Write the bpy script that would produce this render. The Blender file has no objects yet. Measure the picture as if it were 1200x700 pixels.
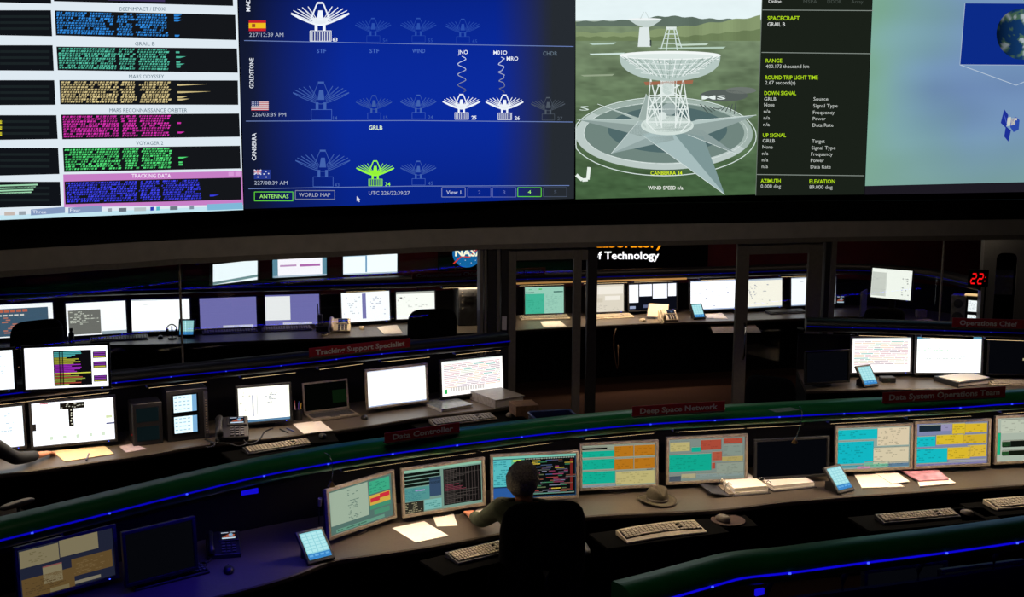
import bpy, math, random
from mathutils import Vector, Matrix, noise
random.seed(7)
R = math.radians
SC = bpy.context.scene
COL = SC.collection
# ------------------------------------------------------------------ camera
F = 1400.0; PITCH = math.atan(220 / F); ROLL = R(0.35); CAMZ = 3.5
CAM_M = Matrix.Translation((0, 0, CAMZ)) @ Matrix.Rotation(math.pi / 2 - PITCH, 4, 'X') @ Matrix.Rotation(ROLL, 4, 'Z')
cd = bpy.data.cameras.new('camera'); cam = bpy.data.objects.new('camera', cd); COL.objects.link(cam)
cd.sensor_width = 36; cd.lens = F / 1200 * 36; cd.clip_end = 200
cam.matrix_world = CAM_M
SC.camera = cam
# ------------------------------------------------------------------ world, exposure
w = bpy.data.worlds.new('world'); SC.world = w; w.use_nodes = True
w.node_tree.nodes['Background'].inputs[0].default_value = (0.5, 0.55, 0.7, 1)
w.node_tree.nodes['Background'].inputs[1].default_value = 0.006
vs = SC.view_settings
vs.view_transform = 'Standard'; vs.look = 'None'; vs.exposure = 0; vs.gamma = 1; vs.use_curve_mapping = False
def area(name, loc, sx, sy, power, col, rot=(0, 0, 0), parent=None, spread=180):
    l = bpy.data.lights.new(name, 'AREA'); l.shape = 'RECTANGLE'; l.size = sx; l.size_y = sy
    l.energy = power; l.color = col; l.spread = R(spread)
    o = bpy.data.objects.new(name, l); COL.objects.link(o); o.location = loc; o.rotation_euler = rot
    if parent: o.parent = parent
    return o
area('overhead_fill', (-1.0, 4.5, 5.85), 3.0, 3.0, 6, (1.0, 0.80, 0.62))  # added fill, no such fixture seen: dim general light from overhead
area('header_fill', (0.3, 6.0, 5.85), 7.0, 0.3, 12, (1.0, 0.84, 0.68), (R(54), 0, R(6)), spread=100)  # added unseen source, angled to brighten the header more than the desks
area('right_room_fill', (5.35, 14.1, 2.41), 0.8, 0.3, 6, (1.0, 0.8, 0.65))  # extra fill put in to lift the dark cabinet, no lamp known there
area('back_room_fill', (1.0, 14.6, 2.41), 8.0, 0.25, 6.0, (1.0, 0.72, 0.55), (0, 0, R(12)))  # invented fill along the rear room to bring up the red wall
# ------------------------------------------------------------------ pixel -> place
def ray(px, py):
    d = CAM_M.to_3x3() @ Vector(((px - 600) / F, -(py - 350) / F, -1))
    return Vector((0, 0, CAMZ)), d
def P(px, py, z):
    o, d = ray(px, py); t = (z - o.z) / d.z
    return o + d * t
def PV(px, py, a, b):                       # onto the vertical plane through ground points a, b
    o, d = ray(px, py); n = Vector((b[1] - a[1], a[0] - b[0], 0))
    t = (Vector((a[0], a[1], 0)) - Vector((o.x, o.y, 0))).dot(n) / d.dot(n)
    return o + d * t
# ------------------------------------------------------------------ materials
def lin(c):
    if isinstance(c, str):
        c = [int(c[i:i + 2], 16) / 255 for i in (0, 2, 4)]
    return tuple((x / 12.92 if x <= .04045 else ((x + .055) / 1.055) ** 2.4) for x in c[:3])
MATS = {}
def mat(name, hexc, rough=.5, metal=0.0, var=.25, scale=30, spec=.5, bump=0.0, coat=0.0):
    if name in MATS: return MATS[name]
    m = bpy.data.materials.new(name); m.use_nodes = True; nt = m.node_tree; b = nt.nodes['Principled BSDF']
    c = lin(hexc)
    tx = nt.nodes.new('ShaderNodeTexCoord'); nz = nt.nodes.new('ShaderNodeTexNoise'); nz.inputs['Scale'].default_value = scale
    nz.inputs['Detail'].default_value = 3
    rp = nt.nodes.new('ShaderNodeValToRGB')
    rp.color_ramp.elements[0].position = .3; rp.color_ramp.elements[1].position = .7
    rp.color_ramp.elements[0].color = (*[x * (1 - var) for x in c], 1); rp.color_ramp.elements[1].color = (*[min(1, x * (1 + var)) for x in c], 1)
    nt.links.new(tx.outputs['Object'], nz.inputs['Vector']); nt.links.new(nz.outputs['Fac'], rp.inputs['Fac'])
    nt.links.new(rp.outputs['Color'], b.inputs['Base Color'])
    b.inputs['Roughness'].default_value = rough; b.inputs['Metallic'].default_value = metal
    b.inputs['Specular IOR Level'].default_value = spec; b.inputs['Coat Weight'].default_value = coat
    if bump:
        bp = nt.nodes.new('ShaderNodeBump'); bp.inputs['Strength'].default_value = bump; bp.inputs['Distance'].default_value = .01
        nt.links.new(nz.outputs['Fac'], bp.inputs['Height']); nt.links.new(bp.outputs['Normal'], b.inputs['Normal'])
    MATS[name] = m; return m
def emit(name, hexc, strength=1.0):
    if name in MATS: return MATS[name]
    m = bpy.data.materials.new(name); m.use_nodes = True; nt = m.node_tree
    nt.nodes.remove(nt.nodes['Principled BSDF']); e = nt.nodes.new('ShaderNodeEmission')
    e.inputs[0].default_value = (*lin(hexc), 1); e.inputs[1].default_value = strength
    nt.links.new(e.outputs[0], nt.nodes['Material Output'].inputs[0]); MATS[name] = m; return m
def display_mat(name, strength=1.0):        # a lit picture: colours per face
    m = bpy.data.materials.new(name); m.use_nodes = True; nt = m.node_tree
    nt.nodes.remove(nt.nodes['Principled BSDF']); e = nt.nodes.new('ShaderNodeEmission')
    a = nt.nodes.new('ShaderNodeVertexColor'); a.layer_name = 'Col'
    nt.links.new(a.outputs[0], e.inputs[0]); e.inputs[1].default_value = strength
    nt.links.new(e.outputs[0], nt.nodes['Material Output'].inputs[0]); MATS[name] = m; return m
def glass_mat(name, refl=.05, tint='ffffff'):
    m = bpy.data.materials.new(name); m.use_nodes = True; nt = m.node_tree
    nt.nodes.remove(nt.nodes['Principled BSDF'])
    t = nt.nodes.new('ShaderNodeBsdfTransparent'); t.inputs[0].default_value = (*lin(tint), 1)
    g = nt.nodes.new('ShaderNodeBsdfGlossy'); g.inputs['Roughness'].default_value = .02
    mx = nt.nodes.new('ShaderNodeMixShader'); mx.inputs[0].default_value = refl
    nt.links.new(t.outputs[0], mx.inputs[1]); nt.links.new(g.outputs[0], mx.inputs[2])
    nt.links.new(mx.outputs[0], nt.nodes['Material Output'].inputs[0]); MATS[name] = m; return m
DISP = display_mat('lit display'); WALLDISP = display_mat('projected picture'); GLASS = glass_mat('clear glass', .045, 'f2f4f2')
BLACK = mat('black plastic', '0e0e10', .5); BLACKM = mat('matte black', '050505', .9, spec=.05)
SILVER = mat('silver grey plastic', '736a5d', .45); BEIGE = mat('beige plastic', 'c2b49a', .5)
DARKGREY = mat('dark grey plastic', '34343a', .5); DESK = mat('grey brown laminate', '4e463d', .42, var=.12, scale=60)
CANOPY = mat('green enamel', '1f9653', .34, var=.1, scale=4, coat=.2); CANOPYD = mat('black enamel', '1b1b20', .4, var=.1, scale=4); PANEL = mat('console black panel', '060609', .8, spec=.15)
FABRIC = mat('black chair fabric', '101012', .9, spec=.1, scale=200); PAPER = mat('white paper', 'e9e2d6', .8, var=.03)
PAPERL = mat('manila paper', 'd9bd92', .8, var=.05); KEYS = mat('ivory key caps', 'b9ad97', .5, var=.1); KEYB = mat('charcoal key caps', '3b3b3d', .5)
RED = mat('red plate', 'b4282c', .4, var=.1); WHITE = mat('white lettering', 'f4f0e8', .6, var=.03)
POSTM = mat('bronze aluminium', '7c756a', .5, .0, var=.1); POSTD = mat('dark aluminium', '3a3733', .5, .3, var=.1)
BULK = mat('bulkhead grey paint', 'aba59a', .75, var=.08, scale=8); BLACKW = mat('black wall paint', '080809', .9, spec=.1)
REDW = mat('dark red wall paint', '6d1c1a', .8, var=.12, scale=5); CARPET = mat('brown carpet', '4a3228', .95, var=.35, scale=120, bump=.4, spec=.1)
CHROME = mat('chrome', 'b9bcc0', .2, 1.0, var=.03); SKIN = mat('skin', 'b5775a', .55, var=.08); BLUELED = emit('blue led', '1208f0', 1.1)
BLUEDOT = emit('blue led diode', '3a50ff', 3.0); WARM = emit('warm lamp diffuser', 'ffd9a0', 2.2)
# ------------------------------------------------------------------ mesh builder
class MB:
    def __init__(s): s.v = []; s.f = []
    def add(s, vs, fs):
        n = len(s.v); s.v += [tuple(v) for v in vs]; s.f += [tuple(i + n for i in f) for f in fs]; return s
    def box(s, c, size, rot=None):
        hx, hy, hz = [d / 2 for d in size]
        vs = [Vector((x, y, z)) for x in (-hx, hx) for y in (-hy, hy) for z in (-hz, hz)]
        if rot is not None: vs = [rot @ v for v in vs]
        c = Vector(c)
        return s.add([v + c for v in vs], [(0, 1, 3, 2), (4, 6, 7, 5), (0, 4, 5, 1), (2, 3, 7, 6), (0, 2, 6, 4), (1, 5, 7, 3)])
    def cyl(s, a, b, r0, r1=None, n=12):
        a = Vector(a); b = Vector(b); r1 = r0 if r1 is None else r1
        q = (b - a).normalized().to_track_quat('Z', 'Y').to_matrix()
        vs = []
        for k in range(n):
            t = 2 * math.pi * k / n; d = q @ Vector((math.cos(t), math.sin(t), 0)); vs += [a + d * r0, b + d * r1]
        fs = [(2 * k, 2 * ((k + 1) % n), 2 * ((k + 1) % n) + 1, 2 * k + 1) for k in range(n)]
        fs += [tuple(2 * k for k in range(n))[::-1], tuple(2 * k + 1 for k in range(n))]
        return s.add(vs, fs)
    def tube(s, pts, r, n=6):
        pts = [Vector(p) for p in pts]; vs = []; fs = []
        for i, p in enumerate(pts):
            d = (pts[min(i + 1, len(pts) - 1)] - pts[max(i - 1, 0)]).normalized(); q = d.to_track_quat('Z', 'Y').to_matrix()
            rr = r[i] if isinstance(r, (list, tuple)) else r
            for k in range(n):
                t = 2 * math.pi * k / n; vs.append(p + q @ Vector((math.cos(t) * rr, math.sin(t) * rr, 0)))
        for i in range(len(pts) - 1):
            for k in range(n):
                a = i * n + k; b = i * n + (k + 1) % n; fs.append((a, b, b + n, a + n))
        fs += [tuple(range(n))[::-1], tuple(range(len(vs) - n, len(vs)))]
        return s.add(vs, fs)
    def lathe(s, prof, n=24, c=(0, 0, 0), fn=None):
        vs = []; fs = []
        for r, z in prof:
            for k in range(n):
                t = 2 * math.pi * k / n; p = (r * math.cos(t), r * math.sin(t), z)
                if fn: p = fn(*p)
                vs.append((p[0] + c[0], p[1] + c[1], p[2] + c[2]))
        for i in range(len(prof) - 1):
            for k in range(n):
                a = i * n + k; b = i * n + (k + 1) % n; fs.append((a, b, b + n, a + n))
        fs += [tuple(range(n))[::-1], tuple(range(len(vs) - n, len(vs)))]
        return s.add(vs, fs)
    def prism(s, poly, z0, z1):
        n = len(poly); vs = [(x, y, z0) for x, y in poly] + [(x, y, z1) for x, y in poly]
        return s.add(vs, [tuple(range(n))[::-1], tuple(range(n, 2 * n))] + [(k, (k + 1) % n, n + (k + 1) % n, n + k) for k in range(n)])
    def side(s, prof, x0, x1):               # (y, z) outline pulled along x
        n = len(prof); vs = [(x0, y, z) for y, z in prof] + [(x1, y, z) for y, z in prof]
        return s.add(vs, [tuple(range(n)), tuple(range(n, 2 * n))[::-1]] + [(k, n + k, n + (k + 1) % n, (k + 1) % n) for k in range(n)])
    def loft(s, rings, closed=True):
        m = len(rings[0]); vs = [p for r in rings for p in r]; fs = []
        for i in range(len(rings) - 1):
            for k in range(m if closed else m - 1):
                a = i * m + k; b = i * m + (k + 1) % m; fs.append((a, b, b + m, a + m))
        if closed: fs += [tuple(range(m))[::-1], tuple(range(len(vs) - m, len(vs)))]
        return s.add(vs, fs)
    def cushion(s, w, h, t, M, n=28, rings=5, e=4.0, bend=0.0):   # soft rounded slab in the local xz plane
        vs = []; fs = []
        sq = lambda v: math.copysign(abs(v) ** (2 / e), v)
        lay = []
        for i in range(rings + 1): a = math.pi / 2 * i / rings; lay.append((.55 + .45 * math.sin(a), -math.cos(a)))
        for i in range(1, rings + 1): a = math.pi / 2 * i / rings; lay.append((.55 + .45 * math.cos(a), math.sin(a)))
        for sc, dy in lay:
            for k in range(n):
                q = 2 * math.pi * k / n; x = sq(math.cos(q)) * w / 2 * sc; z = sq(math.sin(q)) * h / 2 * sc
                vs.append(M @ Vector((x, dy * t / 2 - bend * (2 * x / w) ** 2, z)))
        m = len(lay)
        for i in range(m - 1):
            for k in range(n):
                a = i * n + k; b = i * n + (k + 1) % n; fs.append((a, b, b + n, a + n))
        fs += [tuple(range(n))[::-1], tuple(range((m - 1) * n, m * n))]
        return s.add(vs, fs)
    def build(s, name, m, parent=None, smooth=False, bevel=0.0):
        me = bpy.data.meshes.new(name); me.from_pydata(s.v, [], s.f); me.materials.append(m); me.validate()
        import bmesh
        bm = bmesh.new(); bm.from_mesh(me); bmesh.ops.recalc_face_normals(bm, faces=bm.faces); bm.to_mesh(me); bm.free()
        if smooth:
            me.polygons.foreach_set('use_smooth', [True] * len(me.polygons))
        o = bpy.data.objects.new(name, me); COL.objects.link(o)
        if smooth == 2:
            md = o.modifiers.new('edges', 'EDGE_SPLIT'); md.split_angle = R(40)
        if bevel:
            b = o.modifiers.new('bevel', 'BEVEL'); b.width = bevel; b.segments = 2; b.limit_method = 'ANGLE'
        if parent: o.parent = parent
        return o
def thing(name, label, cat, loc=(0, 0, 0), yaw=0.0, group=None):
    o = bpy.data.objects.new(name, None); COL.objects.link(o); o.location = loc; o.rotation_euler = (0, 0, yaw); o.empty_display_size = .1
    return tag(o, label, cat, group)
def tag(o, label, cat, group=None):
    o['label'] = label; o['category'] = cat
    if group: o['group'] = group
    return o
def struct(o, label=None):
    o['kind'] = 'structure'
    if label: o['label'] = label
    return o
# ------------------------------------------------------------------ text outlines
_tc = {}
def glyphs(s, bold=0.0):
    k = (s, bold)
    if k in _tc: return _tc[k]
    cu = bpy.data.curves.new('t', 'FONT'); cu.body = s; cu.resolution_u = 2; cu.offset = bold; cu.fill_mode = 'FRONT'
    o = bpy.data.objects.new('t', cu); COL.objects.link(o)
    dg = bpy.context.evaluated_depsgraph_get(); me = bpy.data.meshes.new_from_object(o.evaluated_get(dg))
    vs = [(v.co.x, v.co.y) for v in me.vertices]; fs = [tuple(p.vertices) for p in me.polygons]
    bpy.data.meshes.remove(me); bpy.data.objects.remove(o); bpy.data.curves.remove(cu)
    x0 = min(v[0] for v in vs); x1 = max(v[0] for v in vs)
    _tc[k] = ([(x - x0, y) for x, y in vs], fs, x1 - x0)
    return _tc[k]
CAP = max(v[1] for v in glyphs('H')[0])
# ------------------------------------------------------------------ flat pictures for displays
class Draw:
    def __init__(s): s.v = []; s.f = []; s.c = []; s.l = 0
    def poly(s, pts, c, g=1.0):
        n = len(s.v); s.v += [(x, y, s.l) for x, y in pts]; s.f.append(tuple(range(n, n + len(pts))))
        c = [q * g for q in lin(c)]; s.c += [(*c, 1)] * len(pts); return s
    def rect(s, x0, y0, x1, y1, c, g=1.0): return s.poly([(x0, y0), (x1, y0), (x1, y1), (x0, y1)], c, g)
    def line(s, a, b, wd, c, g=1.0):
        d = Vector((b[0] - a[0], b[1] - a[1]))
        if d.length == 0: return s
        n = Vector((-d.y, d.x)).normalized() * wd / 2
        return s.poly([(a[0] + n.x, a[1] + n.y), (b[0] + n.x, b[1] + n.y), (b[0] - n.x, b[1] - n.y), (a[0] - n.x, a[1] - n.y)], c, g)
    def pline(s, pts, wd, c, g=1.0):
        for a, b in zip(pts, pts[1:]): s.line(a, b, wd, c, g)
        return s
    def frame(s, x0, y0, x1, y1, wd, c): return s.pline([(x0, y0), (x1, y0), (x1, y1), (x0, y1), (x0, y0)], wd, c)
    def disc(s, cx, cy, rx, ry, c, n=28, g=1.0): return s.poly([(cx + rx * math.cos(2 * math.pi * k / n), cy + ry * math.sin(2 * math.pi * k / n)) for k in range(n)], c, g)
    def ring(s, cx, cy, rx, ry, wx, wy, c, n=48):
        for k in range(n):
            a = 2 * math.pi * k / n; b = 2 * math.pi * (k + 1) / n
            s.poly([(cx + rx * math.cos(a), cy + ry * math.sin(a)), (cx + rx * math.cos(b), cy + ry * math.sin(b)),
                    (cx + (rx - wx) * math.cos(b), cy + (ry - wy) * math.sin(b)), (cx + (rx - wx) * math.cos(a), cy + (ry - wy) * math.sin(a))], c)
        return s
    def grid(s, corner, nx, ny, fn):          # corner(u, v) -> (x, y); fn(u, v) -> linear colour
        for j in range(ny):
            for i in range(nx):
                q = [(i / nx, j / ny), ((i + 1) / nx, j / ny), ((i + 1) / nx, (j + 1) / ny), (i / nx, (j + 1) / ny)]
                n = len(s.v); s.v += [(*corner(*p), s.l) for p in q]; s.f.append((n, n + 1, n + 2, n + 3)); s.c += [(*fn(*p), 1) for p in q]
        return s
    def text(s, t, x, y, h, c, x1=None, align='l', rot=0, bold=0.0, g=1.0):   # y: baseline, h: capital height
        vs, fs, wd = glyphs(t, bold); sy = h / CAP; sx = sy
        if x1 is not None: sx = (x1 - x) / wd
        ox = -wd * sx / 2 if align == 'c' else 0
        n = len(s.v); cr, sr = math.cos(rot), math.sin(rot)
        for a, b in vs:
            p, q = a * sx + ox, -b * sy
            s.v.append((x + p * cr - q * sr, y + p * sr + q * cr, s.l))
        c = [q * g for q in lin(c)]
        for f in fs: s.f.append(tuple(i + n for i in f)); s.c += [(*c, 1)] * len(f)
        return s
    def build(s, name, parent, fmap, m=None):
        me = bpy.data.meshes.new(name); me.from_pydata([fmap(*v) for v in s.v], [], s.f); me.materials.append(m or DISP)
        ca = me.color_attributes.new('Col', 'FLOAT_COLOR', 'CORNER'); ca.data.foreach_set('color', [q for c in s.c for q in c])
        o = bpy.data.objects.new(name, me); COL.objects.link(o); o.parent = parent
        return o
# ================================================================== THE ROOM
# glass partition line on the ground, from its head height
HEADZ = 2.13
GP = [P(x, y, HEADZ) for x, y in ((-150, 334), (0, 322), (217, 306.5), (563, 290), (975, 281), (1104, 279.5), (1200, 278.2), (1340, 276))]
GX = [-150, 0, 217, 563, 975, 1104, 1200, 1340]
def gpt(px, py):                              # point of the partition under a pixel
    i = max(k for k in range(len(GX) - 1) if px >= GX[k] or k == 0)
    return PV(px, py, GP[i], GP[i + 1])
def wallnorm(a, b):
    t = Vector((b[0] - a[0], b[1] - a[1], 0)).normalized(); return Vector((t.y, -t.x, 0))
def ribbon(pts, z0, z1, t0, t1):               # upright strip along ground points, from t0 to t1 towards the viewer
    rings = []
    for i, p in enumerate(pts):
        n = wallnorm(pts[max(i - 1, 0)], pts[min(i + 1, len(pts) - 1)])
        a = Vector((p[0], p[1], 0)) + n * t0; b = Vector((p[0], p[1], 0)) + n * t1
        rings.append([(a.x, a.y, z0), (b.x, b.y, z0), (b.x, b.y, z1), (a.x, a.y, z1)])
    return MB().loft(rings)
struct(MB().box((1, 9, -.05), (24, 26, .1)).build('floor', CARPET))
struct(MB().box((1, 9, 6.05), (24, 26, .1)).build('ceiling', BLACKW))
struct(MB().box((-7.6, 9, 3), (.2, 26, 6.2)).build('wall_left', BLACKW)); struct(MB().box((10.2, 9, 3), (.2, 26, 6.2)).build('wall_right', BLACKW))
struct(ribbon(GP, 2.33, 6.0, -.9, -.8).build('wall_front', BLACKW))
struct(ribbon(GP, 2.33, 2.55, -.12, -.03).build('trim_20', BLACKW))
struct(ribbon(GP, HEADZ + .02, 2.33, -.12, .015).build('trim_1', BULK))
struct(ribbon(GP, HEADZ - .02, HEADZ + .03, -.10, .04).build('trim_2', POSTM))
# raised floor, ceiling and wall of the room behind the glass
BF = 0.15
YB = lambda pts: (lambda x: interp(pts, x))
def interp(pts, x):
    if x <= pts[0][0]: i = 0
    elif x >= pts[-1][0]: i = len(pts) - 2
    else: i = max(k for k in range(len(pts) - 1) if pts[k][0] <= x)
    (x0, y0), (x1, y1) = pts[i], pts[i + 1]
    if x < pts[0][0] or x > pts[-1][0]: return y0 + (y1 - y0) * (x - x0) / (x1 - x0)
    m = lambda k: (pts[min(k + 1, len(pts) - 1)][1] - pts[max(k - 1, 0)][1]) / (pts[min(k + 1, len(pts) - 1)][0] - pts[max(k - 1, 0)][0])
    h = x1 - x0; t = (x - x0) / h
    return (2 * t**3 - 3 * t**2 + 1) * y0 + (t**3 - 2 * t**2 + t) * h * m(i) + (-2 * t**3 + 3 * t**2) * y1 + (t**3 - t**2) * h * m(i + 1)
BLED = [(-60, 349), (23, 344.6), (190, 339), (411, 334), (557, 329), (828, 321), (975, 316.5), (1080, 322), (1145, 335)]
LEDZ = 1.355; RLED = LEDZ - .04
bw = [P(x, interp(BLED, x), RLED + BF) for x in (-60, 60, 190, 330, 480, 620, 760, 900, 985)]
wpts = []
for i, p in enumerate(bw):
    n = wallnorm(bw[max(i - 1, 0)], bw[min(i + 1, len(bw) - 1)]); wpts.append(p - n * 1.05)
wpts.insert(0, wpts[0] + (wpts[0] - wpts[1]) * 1.5); wpts.append(Vector((9.8, 16.4, 0)))
struct(ribbon(wpts, 0, 2.46, -.1, 0).build('wall_back', REDW))
bfp = [(p.x, p.y) for p in wpts] + [(g.x + .0, g.y + .12) for g in reversed(GP)]
struct(MB().prism(bfp, 0.0, BF).build('floor_back', CARPET)); struct(MB().prism(bfp, 2.44, 2.49).build('ceiling_back', BLACKW))
# ---- glass partition: panes, posts, doors
def pane(a, b, z0, z1, name='glass_pane', parent=None, t=.008):
    return ribbon([a, b], z0, z1, -.06 - t, -.06).build(name, GLASS, parent)
def post(x0, x1, m, name, parent=None, d0=-.10, d1=.02, z0=0, z1=HEADZ):
    return ribbon([gpt(x0, 380), gpt(x1, 380)], z0, z1, d0, d1).build(name, m, parent, bevel=.004)
wn = [(GP[0], GP[1], GP[2], 'window_1'), (GP[2], None, gpt(562, 380), 'window_2'), (gpt(977, 380), None, GP[5], 'window_3'), (GP[5], GP[6], GP[7], 'window_4')]
for a, mid, b, nm in wn:
    wo = thing(nm, 'frameless glass pane of the partition', 'window'); del wo['category']; del wo['label']; struct(wo)
    if mid is not None:
        ribbon([a, mid, b], 0, HEADZ, -.068, -.06).build('glass_pane', GLASS, wo)
    else:
        pane(a, b, 0, HEADZ, parent=wo)
for x in (217, 1104):
    struct(ribbon([gpt(x - .7, 380), gpt(x + .7, 380)], 0, HEADZ, -.07, -.05).build('trim_3' if x < 500 else 'trim_4', mat('pale silicone joint', 'b8a890', .6)))
k = 5
for x0, x1, m in ((562, 565.5, POSTM), (567, 570, POSTM), (571, 581, POSTD), (582, 585.5, POSTM), (587, 595, POSTD), (963, 969, POSTD), (970, 976, POSTM)):
    struct(post(x0, x1, m, 'trim_%d' % k)); k += 1
pane(gpt(565, 380), gpt(583, 380), 0, HEADZ, 'window_5'); struct(bpy.data.objects['window_5'])
def gdoor(nm, xs, top, zs, stile2=True):
    d = thing(nm, 'x', 'door'); del d['category']; del d['label']; struct(d)
    (a0, a1), (b0, b1) = xs
    for q0, q1 in xs:
        ribbon([gpt(q0, 380), gpt(q1, 380)], .02, HEADZ - .03, -.05, -.008).build('stile', POSTM, d, bevel=.004)
    ztop = gpt((a1 + b0) / 2, top).z
    ribbon([gpt(a1, 380), gpt(b0, 380)], ztop, HEADZ - .03, -.05, -.008).build('top_rail', POSTM, d, bevel=.004)
    ribbon([gpt(a1, 380), gpt(b0, 380)], .02, .2, -.05, -.008).build('bottom_rail', POSTM, d, bevel=.004)
    ribbon([gpt(a1, 380), gpt(b0, 380)], .2, ztop, -.034, -.026).build('glass_pane', GLASS, d)
    return d
dA = gdoor('door_1', ((596, 605), (672, 681)), 305, 0)
dB = gdoor('door_2', ((862, 876), (945, 961)), 298, 0)
ribbon([gpt(688, 380), gpt(699.3, 380)], .02, HEADZ - .03, -.06, .0).build('meeting_stile', POSTD, dA, bevel=.004)
ribbon([gpt(681.2, 380), gpt(688, 380)], gpt(685, 305).z, HEADZ - .03, -.05, -.008).build('top_rail', POSTM, dA)
h = gpt(591, 378); MB().box((h.x, h.y - .05, h.z), (.05, .04, .14)).build('latch_plate', WHITE, dA, bevel=.004)
for x in (868,):
    h = gpt(x, 430); n = wallnorm(GP[3], GP[4]); a = h + n * .05
    MB().tube([(a.x, a.y, .85), (a.x + n.x * .03, a.y + n.y * .03, .9), (a.x + n.x * .03, a.y + n.y * .03, 1.2), (a.x, a.y, 1.25)], .011).build('pull_handle', CHROME, dB, smooth=True)
# ================================================================== BIG SCREENS
ZB = 2.6
def screen_plane(a, b):
    A = P(a[0], a[1], ZB); B = P(b[0], b[1], ZB); return A, B
def big_screen(name, label, a, b, x0, x1, ztop=5.1):
    A, B = screen_plane(a, b); n = wallnorm(A, B)
    f0 = PV(x0, 230, A, B); f1 = PV(x1, 230, A, B)
    base = Vector(((f0.x + f1.x) / 2, (f0.y + f1.y) / 2, ZB - .02))
    t = thing(name, label, 'screen', base); 
    e0 = f0 - base; e1 = f1 - base
    mb = MB(); rings = []
    for e in (e0, e1):
        rings.append([(e.x - n.x * .06, e.y - n.y * .06, 0), (e.x, e.y, 0), (e.x, e.y, ztop - ZB), (e.x - n.x * .06, e.y - n.y * .06, ztop - ZB)])
    mb.loft(rings).build('panel', BLACKW, t)
    def fm(x, y, l):
        p = PV(x, y, A, B) + n * (.002 + .0012 * l); return tuple(p - base)
    return t, fm
def pdraw(): return Draw()
# ---- left screen: text windows
tl, fl = big_screen('video_wall_screen', 'left wall screen of white windows with coloured tracking text', (0, 257.7), (284.5, 245.8), -130, 286)
d = Draw(); d.poly([(-130, -45), (278, -45), (278, 0), (285, 246), (0, 258), (-130, 263.5)], 'dfeaf2', 1.0)
d.l = 1
d.poly([(-130, 258), (0, 252.3), (200, 244.5), (284.6, 240.5), (285, 246), (0, 258), (-130, 263.5)], 'c4e6f2')
for q, nm, x1 in (((36, 246.5, 76, 243.5), 'Three', 54), ((80, 244.5, 119, 241.8), 'Four', 94)):
    d.l = 2; d.poly([(q[0], q[1] - 1), (q[2], q[3] - 1), (q[2], q[3] + 6), (q[0], q[1] + 6)], '8398bd')
    d.l = 3; d.text(nm, q[0] + 2, q[1] + 3.6, 3.6, 'eef4ff', x1)
d.l = 2
for x, wd, c in ((5, 12, 'c6b8b0'), (22, 8, '9aa4ac'), (126, 5, '9aa4b0'), (139, 9, '6b7480'), (157, 14, 'b8c4c8'), (176, 4, '2a3ab0'), (183, 4, '50b8c8'), (199, 9, '707a86'), (222, 5, '8090a0')):
    y = 251 - x * .033; d.poly([(x, y - 2.5), (x + wd, y - 2.8), (x + wd, y + 1.5), (x, y + 1.8)], c)
d.poly([(242, 239.5), (284, 237.5), (284.6, 245), (243, 246.5)], '7fb8d8')
d.build('window_background', tl, fl, WALLDISP)
WIN = [((62, -24), (272, -20), (273, 7), (63, 1.5), '9a60c8', None, 0),
       ((63.9, 12.3), (275.5, 17.5), (276.6, 47), (65.4, 41.6), '2f86d8', 'DEEP IMPACT / EPOXI', .66),
       ((66, 54.6), (277.4, 56.8), (278.5, 85.4), (67.6, 82.4), '4fb59a', 'GRAIL B', .66),
       ((69.4, 94), (278.5, 94.3), (279, 123), (70.5, 122.5), 'cdbb84', 'MARS ODYSSEY', .66),
       ((71.3, 134.4), (280, 133), (281, 160.4), (72.8, 163.4), 'cc2fa6', 'MARS RECONNAISSANCE ORBITER', .65),
       ((73.5, 173.4), (281, 170.8), (282, 197.5), (75, 201.6), '4fd673', 'VOYAGER 2', .65),
       ((75.4, 212.8), (282, 208), (283, 234), (76.5, 239.5), '3a3fe0', 'TRACKING DATA', .82)]
TITLEX = [0, (140, 194), (158, 181), (151, 192), (128, 219), (159, 191), (154, 200)]
def bil(q, u, v):
    a = [q[0][i] + (q[1][i] - q[0][i]) * u for i in (0, 1)]; b = [q[3][i] + (q[2][i] - q[3][i]) * u for i in (0, 1)]
    return (a[0] + (b[0] - a[0]) * v, a[1] + (b[1] - a[1]) * v)
rnd = random.Random(3)
for k, (a, b, c, e, col, title, frac) in enumerate(WIN):
    q = (a, b, c, e); d = Draw(); d.l = 2
    d.poly(q, '14161a'); d.l = 3
    if k == 6:
        d.l = 1; d.poly([(74, 204.5), (283.5, 200.5), (285, 240), (75, 243)], 'c77fc6'); d.l = 3
    if k == 0:
        d.poly([bil(q, .3, .72), bil(q, .62, .72), bil(q, .62, .9), bil(q, .3, .9)], '3a2f58')
    nr = 9
    for r in range(nr):
        v0 = .05 + r * .1; v1 = v0 + .072; u = .012
        while u < frac * .93:
            wd = rnd.choice([.007, .009, .012, .016]); g = rnd.uniform(.004, .007)
            if abs(u - frac * .50) < .007 or abs(u - frac * .66) < .010: u += .018; continue
            if rnd.random() < .93: d.poly([bil(q, u, v0), bil(q, u + wd, v0), bil(q, u + wd - .004, v1), bil(q, u - .004, v1)], col, rnd.uniform(.55, 1.25))
            u += wd + g
        if rnd.random() < .4: d.poly([bil(q, frac, v0), bil(q, frac + rnd.uniform(.02, .2 if k == 3 else .06), v0), bil(q, frac + .02, v1), bil(q, frac, v1)], col)
    if title:
        x0, x1 = TITLEX[k]; yy = bil(q, .5, 0)[1]
        d.text(title, x0, yy - 2.2, 4.3, 'f6e8fa' if k == 6 else '55707e', x1, bold=.015 if k == 6 else 0)
        if k == 6:
            for u in (.93, .97): d.poly([bil(q, u, -.26), bil(q, u + .03, -.26), bil(q, u + .03, -.08), bil(q, u, -.08)], 'd89ad8')
    d.build('text_window', tl, fl, WALLDISP)
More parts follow.
